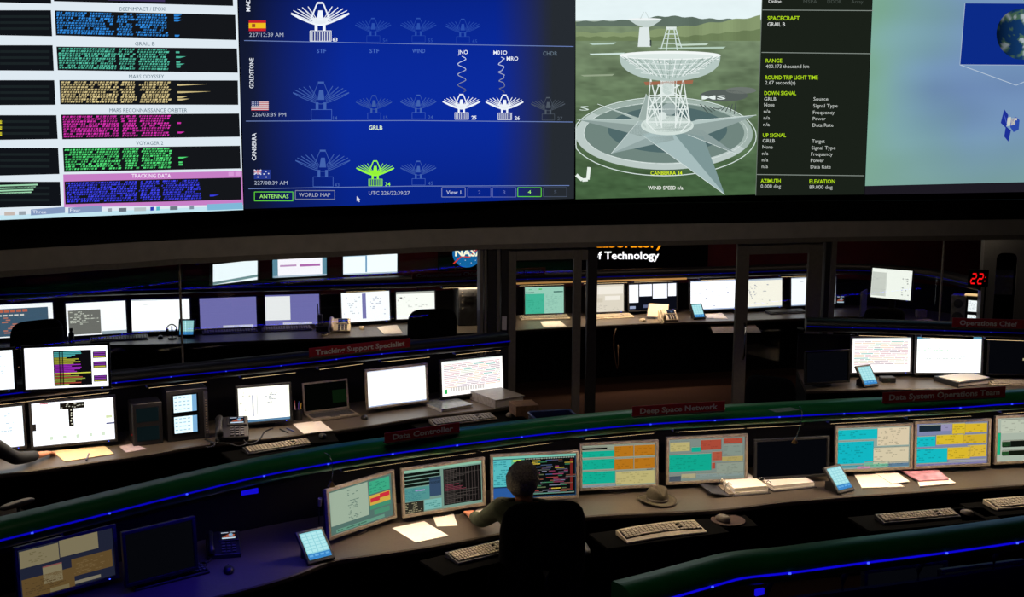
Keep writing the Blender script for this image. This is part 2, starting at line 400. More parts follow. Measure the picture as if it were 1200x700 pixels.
for y0, y1, xr in ((-24, 4.5, 60), (12, 42.5, 61), (53, 83, 63), (94, 123, 65), (135, 163, 67.5), (173.5, 204, 69.5), (213, 241, 71.5)):
    d = Draw(); d.l = 2; d.poly([(-120, y0 - (60 - (y0)) * .0), (xr - 1.5, y0), (xr, y1), (-120, y1 + (y1 - 105) * .05)], '101318'); d.l = 3
    if y0 == 213:
        for r in range(4): d.poly([(-5, 217 + r * 3), (44 - r * 2.5, 215.5 + r * 3), (44 - r * 2.5, 217.3 + r * 3), (-5, 218.8 + r * 3)], '9fd8b0')
    if y0 == 135:
        for r in range(3): d.rect(-10, 141 + r * 7, 2, 145 + r * 7, 'd8d030')
    for r in range(3):
        d.rect(0, y0 + 6 + r * 7, 58, y0 + 9 + r * 7, '1a2224')
    d.build('text_window', tl, fl, WALLDISP)
# ---- centre screen: antenna status board
tc, fc = big_screen('video_wall_screen', 'centre wall screen with blue antenna status board', (287, 245.3), (672, 233.3), 286.5, 674)
def cbg(u, v):
    x = 286 + 388 * u
    y = 245 * v
    e = min(1, max(0, (x - 300) / 110)); g = min(1, max(0, (645 - x) / 60))
    c0 = lin('131a33'); c1 = lin('0a2a9c'); c2 = lin('262b31')
    f = (.75 + .25 * math.sin(math.pi * min(1, max(0, y / 230)))) * (0.8 + .2 * g)
    c = [(a + (b - a) * e) * f for a, b in zip(c0, c1)]
    c = [a + (b - a) * (1 - g) for a, b in zip(c, c2)]
    if y < 0: c = [q * .8 for q in c]
    return c
d = Draw()
def cc(u, v):
    x0, x1 = 277 + 8 * (v * 290 - 45) / 245, 674.5 - 2 * v; x = x0 + (x1 - x0) * u
    return (x, -45 + (290 - 12.2 * (x - 286) / 388) * v)
d.grid(cc, 46, 30, lambda u, v: cbg(u, (-45 + 290 * v) / 245))
d.build('board_background', tc, fc, WALLDISP)
d = Draw(); d.l = 1
for a, b in (((286, 47.5), (672, 54.5)), ((288, 142), (671, 143)), ((291, 221.4), (667, 217.5))):
    d.pline([a, ((a[0] + b[0]) / 2, (a[1] + b[1]) / 2 - (1.2 if a[1] > 100 else -.4)), b], .8, '6f86c0')
d.build('divider_line', tc, fc, WALLDISP)
def antenna(cx, base, wd, col, num, g=1.0, dim=False):
    d = Draw(); d.l = 2; S = wd / 648
    T = lambda x, y: (cx + (x - 385) * S, base + (y - 470) * S)
    th = .9 if wd > 55 else .65
    if dim: th *= .7
    tips = [(62, 155), (85, 125), (130, 105), (185, 90), (250, 80)]
    for i, (x, y) in enumerate(tips):
        for sx in (1, -1):
            X = 385 + (x - 385) * sx; d.line(T(X, y), T(385 - sx * (60 - i * 4), 262 - i * 12), th * (1.2 if i == 0 else .85), col, g)
            d.line(T(X, y + 4), T(385 - sx * (110 - i * 10), 240 - i * 8), th * .5, col, g)
    for sx in (1, -1):
        pts = [(385 - sx * 323, 160), (385 - sx * 230, 212), (385 - sx * 120, 258), (385 - sx * 40, 284), (385, 288)]
        d.pline([T(*p) for p in pts], th * (2.4 if not dim else 1.1), col, g)
        d.pline([T(385 - sx * 22, 38), T(385 - sx * 40, 60), T(385 - sx * 100, 215)], th * (1.8 if not dim else 1), col, g)
        d.rect(*T(385 + sx * 45 - 16, 270), *T(385 + sx * 45 + 16, 350), col, g)
    d.rect(*T(350, 30), *T(420, 52), col, g)
    d.poly([T(365, 125), T(410, 125), T(425, 240), T(345, 240)], col, g)
    if not dim: d.poly([T(270, 205), T(500, 205), T(440, 285), T(330, 285)], col, g * .9)
    d.frame(*T(272, 352), *T(508, 468), th * .8, col)
    if not dim:
        for i in range(8): d.rect(*T(290 + i * 28, 360), *T(302 + i * 28, 466), col, g * .75)
    d.text(num, cx + .2 * wd + (1 if wd > 55 else 3), base, 4.2, col, bold=.02 if not dim else 0, g=g)
    d.build('antenna_icon', tc, fc, WALLDISP)
FA = '2b50ac'; FB = '4a6ec0'
for a in ((375, 48.5, 68, 'f2f8ff', '63', 1.0, False), (437, 49.5, 42, FA, '54', 1, True), (490, 49.5, 42, FA, '55', 1, True), (542, 50.5, 42, FA, '65', 1, True),
          (376, 140.5, 66, FB, '14', .8, True), (438, 140, 42, FB, '15', .7, True), (490, 139.5, 42, FB, '24', .8, True), (540.5, 140, 44, 'f2f8ff', '25', 1, False),
          (591, 140.5, 44, 'f2f8ff', '26', 1, False), (642, 141, 40, '58626e', '27', .8, True), (378, 219, 64, FB, '43', .8, True),
          (439.5, 218, 44, '9cff3c', '34', 1, False), (490, 217, 42, FB, '45', .8, True)):
    antenna(*a)
def ctext(name, s, x, y, h, c, x1=None, **k):
    d = Draw(); d.l = 2; d.text(s, x, y, h, c, x1, **k); return d.build(name, tc, fc, WALLDISP)
for s, x, y, x1, c in (('STF', 371, 62, 382, FB), ('STF', 433, 62, 444, FB), ('WIND', 483, 62, 498, FB), ('JNO', 536.5, 63.5, 548, 'eef4ff'), ('M01O', 578, 64, 594, 'eef4ff'),
                       ('MRO', 593.5, 71, 607, 'eef4ff'), ('CHDR', 636, 65, 653, '60707e'), ('GRLB', 432, 152, 448, 'e8ffd8')):
    ctext('caption', s, x, y, 4.6, c, x1, bold=.012)
for s, x, y, hgt in (('MADRID', 293, 13.5, 4.6), ('GOLDSTONE', 297, 103.5, 4.8), ('CANBERRA', 300, 188, 4.8)):
    vs_, fs_, wd = glyphs(s, .012); L = {'MADRID': 27, 'GOLDSTONE': 35.5, 'CANBERRA': 32}[s]
    d = Draw(); d.l = 2; d.text(s, 0, 0, hgt, 'e8eef8', L, bold=.012)
    d.v = [(x + vy, y - vx, l) for vx, vy, l in d.v]; d.build('station_name', tc, fc, WALLDISP)
for s, x, y, x1 in (('227/12:39 AM', 292, 43, 332), ('226/03:39 PM', 295, 136.5, 335), ('227/08:39 AM', 298, 216.5, 337), ('UTC 226/22:39:27', 432, 228.5, 480)):
    ctext('clock_text', s, x, y, 4.4, 'aeb8cc', x1)['kind'] = 'stuff'
d = Draw(); d.l = 2; d.rect(291.4, 24, 311.4, 27, 'c8202c').rect(291.4, 27, 311.4, 33.2, 'f0c020').rect(291.4, 33.2, 311.4, 36.4, 'c8202c'); d.l = 3; d.rect(295, 28, 299, 32, 'a04828'); d.build('flag', tc, fc, WALLDISP)
d = Draw(); d.l = 2
for i in range(13): d.rect(294.3, 118.6 + i * .846, 314.6, 118.6 + (i + 1) * .846, 'b8283c' if i % 2 == 0 else 'dcdce0')
d.l = 3; d.rect(294.3, 118.6, 302.8, 124.6, '2a3a70'); d.l = 4
for i in range(3):
    for j in range(4): d.rect(295 + j * 2, 119.5 + i * 1.8, 295.8 + j * 2, 120.3 + i * 1.8, 'd8dcec')
d.build('flag', tc, fc, WALLDISP)
d = Draw(); d.l = 2; d.rect(297.5, 199, 316.8, 210, '26388c'); d.l = 3
d.line((297.5, 199), (306, 204.5), 1.4, 'd8dcec').line((306, 199), (297.5, 204.5), 1.4, 'd8dcec').rect(297.5, 201, 306, 202.6, 'd8dcec').rect(301, 199, 302.6, 204.6, 'd8dcec')
d.l = 4; d.rect(297.5, 201.4, 306, 202.2, 'c02438').rect(301.4, 199, 302.2, 204.6, 'c02438')
for x, y in ((311.5, 201), (314.5, 203.5), (309, 204), (311.8, 207.5), (302, 207.5)): d.disc(x, y, .8, .8, 'e8ecf4', 7)
d.build('flag', tc, fc, WALLDISP)
for pts in ([(541 + 5 * math.sin(i * .9), 66 + i * 1.75) for i in range(25)], [(587 + 3.2 * math.sin(i * 1.1) + 1.6 * math.sin(i * 2.3) + i * .1, 67 + i * 1.75) for i in range(25)]):
    d = Draw(); d.l = 2
    for i, (a, b) in enumerate(zip(pts, pts[1:])): d.line(a, b, .8, 'd8e4ff', max(.15, 1 - i / 26))
    d.build('signal_wave', tc, fc, WALLDISP)
def button(x0, y0, x1, y1, s, c, tx0, tx1, tcol=None):
    d = Draw(); d.l = 2; d.frame(x0, y0, x1, y1, .8, c); d.text(s, tx0, (y0 + y1) / 2 + 2.1, 4.3, tcol or c, tx1); d.build('screen_button', tc, fc, WALLDISP)
button(298, 225, 343, 235.5, 'ANTENNAS', '62d83a', 304, 338, 'a8ff70'); button(346, 223.5, 392, 233.5, 'WORLD MAP', '8088a0', 350, 387, 'b0b6c8')
button(517.5, 220, 545, 231, 'View 1', '7c88b8', 523, 540, 'c8d0e8'); button(548, 220, 575, 231, '2', '5c6ab0', 560, 563); button(577, 220, 604.5, 231, '3', '5c6ab0', 589, 592)
button(606.5, 220, 634, 230.5, '4', '62d83a', 618.5, 622, 'a8ff70'); button(636.5, 220, 664, 230.5, '5', '4a5468', 649, 652)
d = Draw(); d.l = 3; d.poly([(417.8, 230), (417.8, 236), (419.3, 234.8), (420.4, 237), (421.4, 236.5), (420.4, 234.4), (422, 234.2)], 'd8dce8'); d.build('mouse_pointer', tc, fc, WALLDISP)
# ---- right screen: dish picture, data panel, spacecraft view
tr, fr = big_screen('video_wall_screen', 'right wall screen with big dish picture, data column and spacecraft view', (674, 233.4), (1200, 225), 674.2, 1340)
def ptex(u, v):
    x = 674 + 219 * u; y = -45 + 279 * v
    n = noise.noise((x * .02, y * .09, 1)) * .5 + noise.noise((x * .09, y * .3, 4)) * .35
    if y < 24: return [q * (1.02 + .06 * n) for q in lin('e4f2f4')]
    t = min(1, (y - 24) / 190); a = lin('788a6c'); b = lin('44603f')
    return [(p + (q - p) * t) * (1 + .75 * n) for p, q in zip(a, b)]
d = Draw()
d.grid(lambda u, v: (674.5 + (219.5 - 8 * v) * u, -45 + (278.5 - 5.5 * u) * v), 90, 110, ptex)
d.l = .5
def ridge(fn, bot, c, g=1.0):
    for k in range(54):
        xa, xb = 675 + k * 4, 675 + (k + 1) * 4; xb = min(xb, 892.5)
        n = noise.noise((xa * .05, 2, 2)); d.poly([(xa, fn(xa)), (xb, fn(xb)), (xb, bot(xb)), (xa, bot(xa))], c, g * (1 + .35 * n))
ridge(lambda x: 25 - 6 * math.exp(-((x - 785) / 45) ** 2) - 2 * math.exp(-((x - 860) / 30) ** 2) + .8 * math.sin(x * .3), lambda x: 31 + .01 * x * 0, '5f7064')
d.l = .6; ridge(lambda x: 38 - 20 * max(0, (x - 735) / 160) ** 1.2 + 1.0 * math.sin(x * .21), lambda x: 45, '86986e')
d.l = .7; ridge(lambda x: 43 - 9 * max(0, (x - 800) / 95) + .7 * math.sin(x * .33), lambda x: 48, '6d7f58')
d.build('picture_background', tr, fr, WALLDISP)
d = Draw(); d.l = 1
xL, xR = 674.8, 886
def clip(pts): return [(min(max(x, xL), xR), y) for x, y in pts]
def ell(cx, cy, rx, ry, n=60, a0=0, a1=2 * math.pi): return [(cx + rx * math.cos(a0 + (a1 - a0) * k / n), cy + ry * math.sin(a0 + (a1 - a0) * k / n)) for k in range(n + 1)]
d.disc(782, 158, 100, 40, '70857e', 50); d.l = 2
for i in range(60):
    a = ell(778, 157, 104, 42); b = ell(778, 156, 94, 35)
    d.poly(clip([a[i], a[i + 1], b[i + 1], b[i]]), 'bccac6' if (i > 3 and i < 36) else 'a0b2aa')
d.pline(clip(ell(778, 160, 108, 46)), 1.0, 'd8e6e2'); d.pline(clip(ell(780, 156, 96, 36)), .8, 'dfeae6')
d.l = 3; d.disc(782, 152, 70, 27, '50696a', 40); d.l = 4
for tip, s1, s2, cA, cB in (((849, 228), (752, 158), (822, 155), 'a6bcbc', '7d9696'), ((716, 180), (748, 142), (790, 164), 'a8bab8', '93a6a4'), ((886, 135), (815, 141), (822, 160), 'b4c6c2', '90a29e'),
                        ((676, 140), (745, 140), (752, 160), 'a9bbb6', '8c9e9a'), ((757, 110), (748, 140), (775, 140), '9caea8', 'b8c8c2'), ((862, 180), (806, 158), (822, 152), 'aebfba', '8a9c9a'), ((700, 122), (740, 136), (758, 146), '9aaca6', 'aabbb5')):
    d.poly([tip, s1, (784, 150)], cA); d.poly([tip, s2, (784, 150)], cB); d.line(tip, s1, .6, 'e4efec')
d.disc(848, 112, 28, 7, '57605c', 24)
d.disc(868, 106, 18, 4, '6e7670', 20)
for i in range(9): d.line((820 + i * 5, 122 + i * 1.5), (830 + i * 4, 133 - i * 1.6), 1.1, '4c5854')
d.l = 5; d.text('MS', 822, 116.5, 4.5, 'e8f2ee', 850, bold=.02); d.text('S', 679, 129.5, 5, 'd8e8e0', 690)
d.pline([(675, 205), (682, 211), (688.5, 210.5), (690, 196)], 4, 'e6efe8')
for y, x0, x1, c in ((51, 690, 722, 'b8d0c4'), (63, 690, 732, 'cfe4dc'), (56, 770, 850, 'b4ccbc'), (88, 680, 720, '94a488'), (52, 790, 830, 'c4d8c8')): d.poly([(x0, y), (x1, y - 1.2), (x1 - 3, y + 1), (x0 + 4, y + 1.8)], c)
d.build('compass_rose_picture', tr, fr, WALLDISP)
d = Draw(); d.l = 6
d.disc(781.5, 147, 31, 11.5, 'd2e0da', 40); d.disc(781.5, 145.3, 29, 9.5, 'a4b4ae', 40); d.l = 7
for a, b in (((762, 92), (757, 143)), ((762, 92), (775, 148)), ((772, 98), (757, 143)), ((800, 92), (808, 143)), ((800, 92), (791, 148)), ((792, 98), (808, 143)), ((775, 95), (775, 150)), ((792, 95), (791, 150)),
             ((757, 143), (808, 143)), ((758, 128), (806, 128)), ((760, 112), (803, 112)), ((757, 143), (782, 112)), ((808, 143), (782, 112)), ((760, 112), (775, 148)), ((803, 112), (791, 148)), ((758, 128), (775, 112)), ((806, 128), (791, 112)),
             ((765, 128), (770, 148)), ((800, 128), (796, 148)), ((770, 100), (796, 112)), ((796, 100), (770, 112)), ((757, 143), (768, 155)), ((808, 143), (797, 155))):
    d.line(a, b, 1.3, 'e4eeea')
d.poly([(754, 96), (812, 94), (811, 98), (756, 100)], 'a0684e'); d.rect(773, 92, 790, 112, 'dde8e4'); d.disc(782, 104, 7, 7, 'c4d4ce', 18); d.disc(784, 128, 9, 7, '9cacaa', 18); d.disc(776, 136, 5, 5, 'd8e4e0', 14)
d.l = 8
bowl = [(725.5, 66)] + [(784.6 + 59 * math.cos(math.pi - math.pi * k / 24), 67 + 28 * math.sin(math.pi * k / 24) ** .85) for k in range(25)] + [(843.6, 66)]
d.poly(bowl, 'b6c8c2'); d.l = 9
for k in range(1, 24):
    a = math.pi - math.pi * k / 24; d.line((784.6 + 58 * math.cos(a), 66), (784 + 24 * math.cos(a), 93 - abs(math.cos(a)) * 6), .7, 'eef6f4' if k % 2 else '8fa49c')
for v in (.35, .6, .82): d.pline([(784.6 + 58 * (1 - v * .5) * math.cos(math.pi * k / 20), 66 + 27 * v - 3 * abs(math.cos(math.pi * k / 20)) * v) for k in range(21)], .8, 'dfeae6')
rr = random.Random(2)
for i in range(120):
    u = rr.uniform(-1, 1); vv = rr.uniform(0, 1) * (1 - abs(u) ** 1.6); x = 784.6 + u * 55; y = 69 + vv * 24; d.rect(x, y, x + rr.uniform(.6, 2), y + .8, rr.choice(['f4fbf9', '7f948c', 'ffffff', '9cb0a8']))
d.disc(784.6, 65, 59.5, 5.2, 'f2f8f6', 44); d.l = 10; d.disc(784.6, 66, 50, 3, 'dce8e4', 40)
for a, b in (((781, 33), (774, 58)), ((791, 33), (798, 56)), ((784, 33), (780, 60)), ((789, 33), (793, 59)), ((778, 45), (795, 45)), ((776, 51), (797, 51)), ((779, 40), (793, 40))): d.line(a, b, 1.2, 'cfdfda')
d.rect(780, 31.5, 792, 35, 'dfeae6')
d.build('large_dish_picture', tr, fr, WALLDISP)
d = Draw(); d.l = 6
d.poly([(747, 55), (762, 55), (760, 32), (749, 32)], 'dfe9e8'); d.poly([(735, 22.5), (775, 23.5), (765, 30), (757, 33), (745, 29)], 'c4d2ce'); d.disc(755, 22.8, 20, 1.6, 'f0f6f6', 24)
d.line((750, 22), (754, 14), .7, 'c4d2d0').line((760, 22), (756, 14), .7, 'c4d2d0'); d.rect(761, 47, 763, 54, '33403a')
d.build('far_dish_picture', tr, fr, WALLDISP)
def rtext(name, s, x, y, h, c, x1=None, **k):
    d = Draw(); d.l = 6; d.text(s, x, y, h, c, x1, **k); return d.build(name, tr, fr, WALLDISP)
rtext('caption', 'CANBERRA 34', 762, 205, 4.4, 'd8f028', 799, bold=.012); rtext('caption', 'WIND SPEED n/a', 759, 222.3, 4.2, 'f2f6ee', 800, bold=.01)
d = Draw(); d.l = 5; d.poly([(894.5, -45), (1024, -45), (1022, 0), (1012.5, 228), (885, 229.3), (893, 0)], '1a2019'); d.l = 6
for a, b in (((893, 11.8), (1023, 12.6)), ((892, 61.5), (1020.5, 63)), ((886, 204.5), (1012.5, 206))): d.line(a, b, .8, '8a948c')
d.line((893.2, -20), (885.2, 229), .7, '6f7a70'); d.line((1021.7, 0), (1012.5, 228), .8, '0c1210'); dpan = d.build('data_panel', tr, fr, WALLDISP)
Y_ = 'b4e01c'; W_ = 'c4cac4'
for s, x, y, x1, c, hh in (('Online', 900, 3.6, 915, 'e8ece8', 4), ('MSPA', 941, 4, 957, '444c46', 4), ('DDOR', 969, 4, 986, '444c46', 4), ('Array', 997, 4, 1011, '444c46', 4),
    ('SPACECRAFT', 899, 23.7, 936.5, Y_, 4.6), ('GRAIL B', 899, 30.8, 919.5, 'e8ece8', 4.4), ('RANGE', 897, 73.3, 916, Y_, 4.4), ('400.173 thousand km', 897, 79.8, 947.5, W_, 4.2),
    ('ROUND TRIP LIGHT TIME', 896.2, 93.2, 958, Y_, 4.6), ('2.67 second(s)', 896.2, 99, 931.5, W_, 4.2), ('DOWN SIGNAL', 895.2, 111.4, 932.5, Y_, 4.4), ('GRLB', 895, 118, 909, W_, 4), ('None', 895, 124.8, 907, W_, 4), ('n/a', 894.6, 132.5, 902, W_, 4), ('n/a', 894.4, 140, 901.6, W_, 4), ('n/a', 894, 147.8, 901.4, W_, 4),
    ('Source', 952.8, 118, 970, W_, 4), ('Signal Type', 952.5, 126, 981, W_, 4), ('Frequency', 952.2, 133.8, 977.5, W_, 4), ('Power', 952, 141, 967, W_, 4), ('Data Rate', 951.5, 148.6, 976, W_, 4),
    ('UP SIGNAL', 893.5, 160.7, 920.5, Y_, 4.4), ('GRLB', 893.2, 167, 907.5, W_, 4), ('None', 893, 174.2, 905, W_, 4), ('n/a', 892.6, 181.7, 899.8, W_, 4), ('n/a', 892.4, 189.3, 899.6, W_, 4), ('n/a', 892.2, 197, 899.4, W_, 4),
    ('Target', 951, 167.4, 966, W_, 4), ('Signal Type', 950.5, 175.2, 978.5, W_, 4), ('Frequency', 950, 182.6, 975.2, W_, 4), ('Power', 949.6, 190, 965, W_, 4), ('Data Rate', 949.3, 197.5, 973, W_, 4),
    ('AZIMUTH', 891, 214.2, 914.3, Y_, 4.4), ('0.000 deg', 891, 220.4, 914.5, W_, 4.2), ('ELEVATION', 948, 214.8, 978, Y_, 4.4), ('89.000 deg', 948, 221.4, 975, W_, 4.2)):
    o = rtext('panel_text', s, x, y, hh, c, x1, bold=.012 if c == Y_ else 0); o.parent = dpan; o['kind'] = 'stuff'
def sky(u, v):
    x = 1012 + 330 * u; y = -45 + 263 * v
    n = noise.noise((x * .012, y * .03, 2)) * .55 + noise.noise((x * .004, y * .012, 7)) * .7
    a = lin('7fae98'); b = lin('7a9cc0'); c = lin('6a86b4')
    t = min(1, max(0, (x - 1015) / 110 + n * .4)); e = max(0, 1 - abs(y - 105) / 60) * min(1, max(0, (x - 1030) / 60)); bt = max(0, (y - 150) / 70)
    k = [(p + (q - p) * t) for p, q in zip(a, b)]; k = [(p + (q - p) * e * .7) for p, q in zip(k, c)]; k = [p + (q - p) * min(1, bt) * .7 for p, q in zip(k, lin('7fa89a'))]
    return [max(0, q * (.95 + .22 * n)) for q in k]
d = Draw(); d.l = 4; d.grid(lambda u, v: (1024 - 11.3 * v + (318 + 11 * v) * u, -45 + (263 - 8 * u) * v), 50, 40, sky)
d.l = 3; d.poly([(1010, 200), (1340, 195), (1340, 222.5), (1013, 228.3)], '1d1a22'); d.build('spacecraft_view', tr, fr, WALLDISP)
d = Draw(); d.l = 6; d.poly([(1130, 4), (1290, 5), (1288, 77), (1124, 76)], '0b2a86'); d.l = 8
d.pline([(1124, 76), (1190, 100), (1245, 77)], .8, 'b8c8d8'); d.pline([(1130, 4), (1124, 76), (1288, 77)], .8, 'a0b4cc'); d.build('inset_view', tr, fr, WALLDISP)
d = Draw(); d.l = 7
def earth(u, v):
    a = 2 * math.pi * u; r = v; x = r * math.cos(a); y = r * math.sin(a); n = noise.noise((x * 2.2, y * 2.2, 3)) + .5 * noise.noise((x * 6, y * 6, 9))
    L = max(.08, min(1, .55 + .5 * x)); c = lin('1c4a86') if n < .08 else (lin('5f8a72') if n < .3 else lin('d4e4ea')); return [q * L for q in c]
d.grid(lambda u, v: (1197 + 30 * v * math.cos(2 * math.pi * u), 40 + 30 * v * math.sin(2 * math.pi * u)), 48, 16, earth); d.build('earth_picture', tr, fr, WALLDISP)
d = Draw(); d.l = 7
d.poly([(1176, 128), (1181, 135), (1178, 150), (1172, 144)], '1c2f96'); d.poly([(1178, 148), (1184, 153), (1181, 166), (1176, 160)], '1c2f96'); d.poly([(1180, 138), (1184, 137), (1184, 147), (1179, 148)], 'c8ccc4'); d.l = 8
d.poly([(1184, 140), (1190, 137), (1194, 141), (1193, 152), (1187, 155), (1183, 149)], '2c4aa8'); d.poly([(1184, 139), (1189, 138), (1189, 146), (1184, 147)], 'd8d4b8'); d.rect(1188, 138, 1191, 141, 'e8e4c8')
for i in range(3): d.line((1174 + i * 1.6, 132 + i * 4), (1178 + i * .8, 139 + i * 4), .4, '5068c0')
d.build('spacecraft_picture', tr, fr, WALLDISP)
# ================================================================== CONSOLES
DESKZ = .74
def console(label, led, edge, x0, x1, base=0.0, n=64, lamps=(), depth=.8, cd=.15, lamp_w=3.9, desk=True, led_g=1.0, name='control_console', lampcol=(1.0, .76, .48), LEDZ=LEDZ, cm=None):
    xs = [x0 + (x1 - x0) * i / n for i in range(n + 1)]
    C = [P(x, interp(led, x), LEDZ + base) for x in xs]
    N = []
    for i in range(n + 1): N.append(wallnorm(C[max(i - 2, 0)], C[min(i + 2, n)]))
    org = C[n // 2] - N[n // 2] * .3; org = Vector((org.x, org.y, base))
    t = thing(name, label, 'console', org)
    def off(i, nn, z): p = C[i] + N[i] * nn; return (p.x - org.x, p.y - org.y, z + LEDZ)
    prof = [(-cd, .060), (-cd + .01, .072), (-.07, .076), (-.028, .066), (.0, .040), (.012, .0), (.004, -.035), (-.025, -.058), (-.07, -.066), (-cd, -.066)]
    MB().loft([[off(i, a, b) for a, b in prof] for i in range(n + 1)]).build('canopy', cm or CANOPY, t, smooth=2)
    MB().loft([[off(i, a, b) for a, b in ((.010, -.005), (.016, -.004), (.016, .004), (.010, .005))] for i in range(n + 1)]).build('led_strip', emit('blue led %.2f' % led_g, '1006f0', led_g), t)
    dots = MB()
    s = 0; last = C[0]
    for i in range(2, n - 1):
        s += (C[i] - last).length; last = C[i]
        if s > .42:
            p = off(i, .018, 0); dots.box(p, (.012, .006, .008)); s = 0
    dots.build('led_diode', emit('blue diode %.2f' % led_g, '3a50ff', 3 * led_g), t)['kind'] = 'stuff'
    MB().loft([[off(i, a, b) for a, b in ((-depth, -LEDZ), (-depth + .03, -LEDZ), (-depth + .03, -.22), (-depth, -.22))] for i in range(n + 1)]).build('back_panel', PANEL, t)
    MB().loft([[off(i, a, b) for a, b in ((-cd + .01, -.072), (-cd + .03, -.072), (-cd + .03, -.067), (-cd + .01, -.067))] for i in range(n + 1)]).build('under_canopy_led', emit('blue under light', '1006ff', 8.0), t)
    for i in range(0, n + 1, 10):
        yw = math.atan2(N[i].x, -N[i].y); rt = Matrix.Rotation(yw, 3, 'Z'); q0 = off(i, -depth + .015, -.24); q1 = off(i, -cd + .03, -.06)
        MB().tube([q0, (q0[0], q0[1], q1[2] - .1), q1], .014, 8).build('canopy_bracket', PANEL, t)
    if desk:
        E = [P(x, interp(edge, x), DESKZ + base) for x in xs]
        rings = []
        for i in range(n + 1):
            e = E[i] - org; b = Vector(off(i, -depth + .03, 0)); dz = DESKZ
            d0 = Vector((e.x - b.x, e.y - b.y, 0)).normalized() * .012
            rings.append([(b.x, b.y, dz - .04), (e.x - d0.x, e.y - d0.y, dz - .04), (e.x, e.y, dz - .028), (e.x, e.y, dz - .008), (e.x - d0.x * .7, e.y - d0.y * .7, dz), (b.x, b.y, dz)])
        MB().loft(rings).build('desktop', DESK, t)
        rings = []
        for i in range(n + 1):
            e = E[i] - org; b = Vector(off(i, -depth + .03, 0)); q = b.lerp(Vector((e.x, e.y, 0)), .62); d0 = Vector((e.x - b.x, e.y - b.y, 0)).normalized() * .02
            rings.append([(q.x, q.y, 0), (q.x + d0.x, q.y + d0.y, 0), (q.x + d0.x, q.y + d0.y, DESKZ - .04), (q.x, q.y, DESKZ - .04)])
        MB().loft(rings).build('modesty_panel', PANEL, t)
        for i in (0, n):
            e = E[i] - org; b = Vector(off(i, -depth + .03, 0)); tn = Vector((-N[i].y, N[i].x, 0)) * (.02 if i else -.02)
            MB().add([(b.x, b.y, 0), (e.x, e.y, 0), (e.x, e.y, DESKZ - .04), (b.x, b.y, DESKZ - .04), (b.x - tn.x, b.y - tn.y, 0), (e.x - tn.x, e.y - tn.y, 0), (e.x - tn.x, e.y - tn.y, DESKZ - .04), (b.x - tn.x, b.y - tn.y, DESKZ - .04)],
                     [(0, 1, 2, 3), (4, 7, 6, 5), (0, 4, 5, 1), (1, 5, 6, 2), (2, 6, 7, 3), (3, 7, 4, 0)]).build('end_panel', PANEL, t)
    for lx, L, pw in lamps:
        i = min(range(n + 1), key=lambda k: abs(xs[k] - lx)); nn = N[i]; yaw = math.atan2(nn.x, -nn.y)
        p = off(i, -.085, -.078); rot = Matrix.Rotation(yaw, 3, 'Z')
        tl_ = MB().box(p, (L, .06, .022), rot).build('task_lamp', DARKGREY, t)
        q = (p[0], p[1], p[2] - .0125)
        MB().box(q, (L - .03, .045 if pw > 0 else .012, .003), rot).build('lamp_diffuser', WARM if pw > 0 else emit('blue diffuser', '1810ff', 1.5), tl_)
        area('task_light', (q[0], q[1], q[2] - .004), L - .03, .045, abs(pw) * (lamp_w if pw > 0 else 1.0), lampcol if pw > 0 else (.03, .015, 1.0), (R(8), 0, yaw), t, 150)
    return t
FL = [(-70, 651), (0, 633), (101.5, 607.4), (164.5, 591.5), (223.6, 577), (300, 559), (379, 544), (440, 534.4), (500, 526), (554, 519), (608, 512), (680, 504), (765.8, 496.5), (871.6, 490.5), (939.5, 487), (1022, 482.8), (1125, 477.4), (1171.5, 474), (1290, 467)]
FE = [(-70, 800), (100, 745), (200, 714), (251, 700), (297, 688), (345, 674), (387, 658), (440, 650), (500, 641), (572, 628), (630, 615), (679, 606), (760, 601), (845, 597), (920, 588), (1008, 581), (1200, 568), (1290, 562)]
con_f = console('long front control console with hat and open binders on its desk', FL, FE, -70, 1290, n=90,
    led_g=.5, lamps=((140, .6, -1.0), (240, .6, -1.6), (330, .5, -1.6), (450, .45, .7), (520, .55, .9), (610, .55, 1.0), (725, .55, 1.0), (830, .55, 1.1), (915, .45, .5), (1025, .55, 1.2), (1115, .55, 1.2), (1210, .5, 1.2)))
ML = [(-90, 476), (0, 463), (136, 448.3), (194, 442), (240, 437.3), (290, 432.4), (336, 427.6), (382, 422.4), (413, 418.3), (464, 413), (548, 405), (597, 400)]
ME = [(-90, 566), (0, 556), (56, 549), (170, 533), (240, 521), (330, 512), (420, 501), (503, 488), (590, 478), (640, 471)]
con_m = console('middle console in front of the glass with stacked monitors at its left end', ML, ME, -90, 597, cm=CANOPYD, led_g=.3, lamps=((12, .5, 1.2), (95, .5, 1.3), (215, .5, .45), (315, .5, 1.0), (405, .45, .35), (475, .5, .35), (560, .5, .4)))
RL = [(945, 382.5), (1028, 385), (1137, 388.5), (1200, 390.5), (1290, 394)]
RE = [(945, 458), (1028, 456), (1137, 456), (1200, 457), (1290, 460)]
con_r = console('short console behind the long front desk at the right, below a red plate', RL, RE, 945, 1290, cm=CANOPYD, led_g=.12, lamps=((1035, .5, 1.0), (1110, .5, .9), (1185, .5, .5)))
BE = [(-60, 410), (105, 405), (200, 403), (399, 396), (557, 390), (605, 387), (761, 379), (860, 376), (944, 373), (1018, 371), (1069, 379), (1106, 383), (1145, 392)]
con_b = console('long rear console behind the glass partition', BLED, BE, -60, 1145, base=BF, depth=.75, LEDZ=RLED, cm=CANOPYD, led_g=.10, lamps=((430, .5, 1.2), (545, .5, 1.0), (640, .6, 1.4), (715, .6, 1.7), (775, .55, 1.7), (850, .5, .4), (930, .5, .25)))
OL = [(740, 712), (785, 700), (845, 683), (868, 677), (930, 670), (1000, 660.5), (1063, 652.7), (1125, 644.6), (1200, 633.7), (1290, 620)]
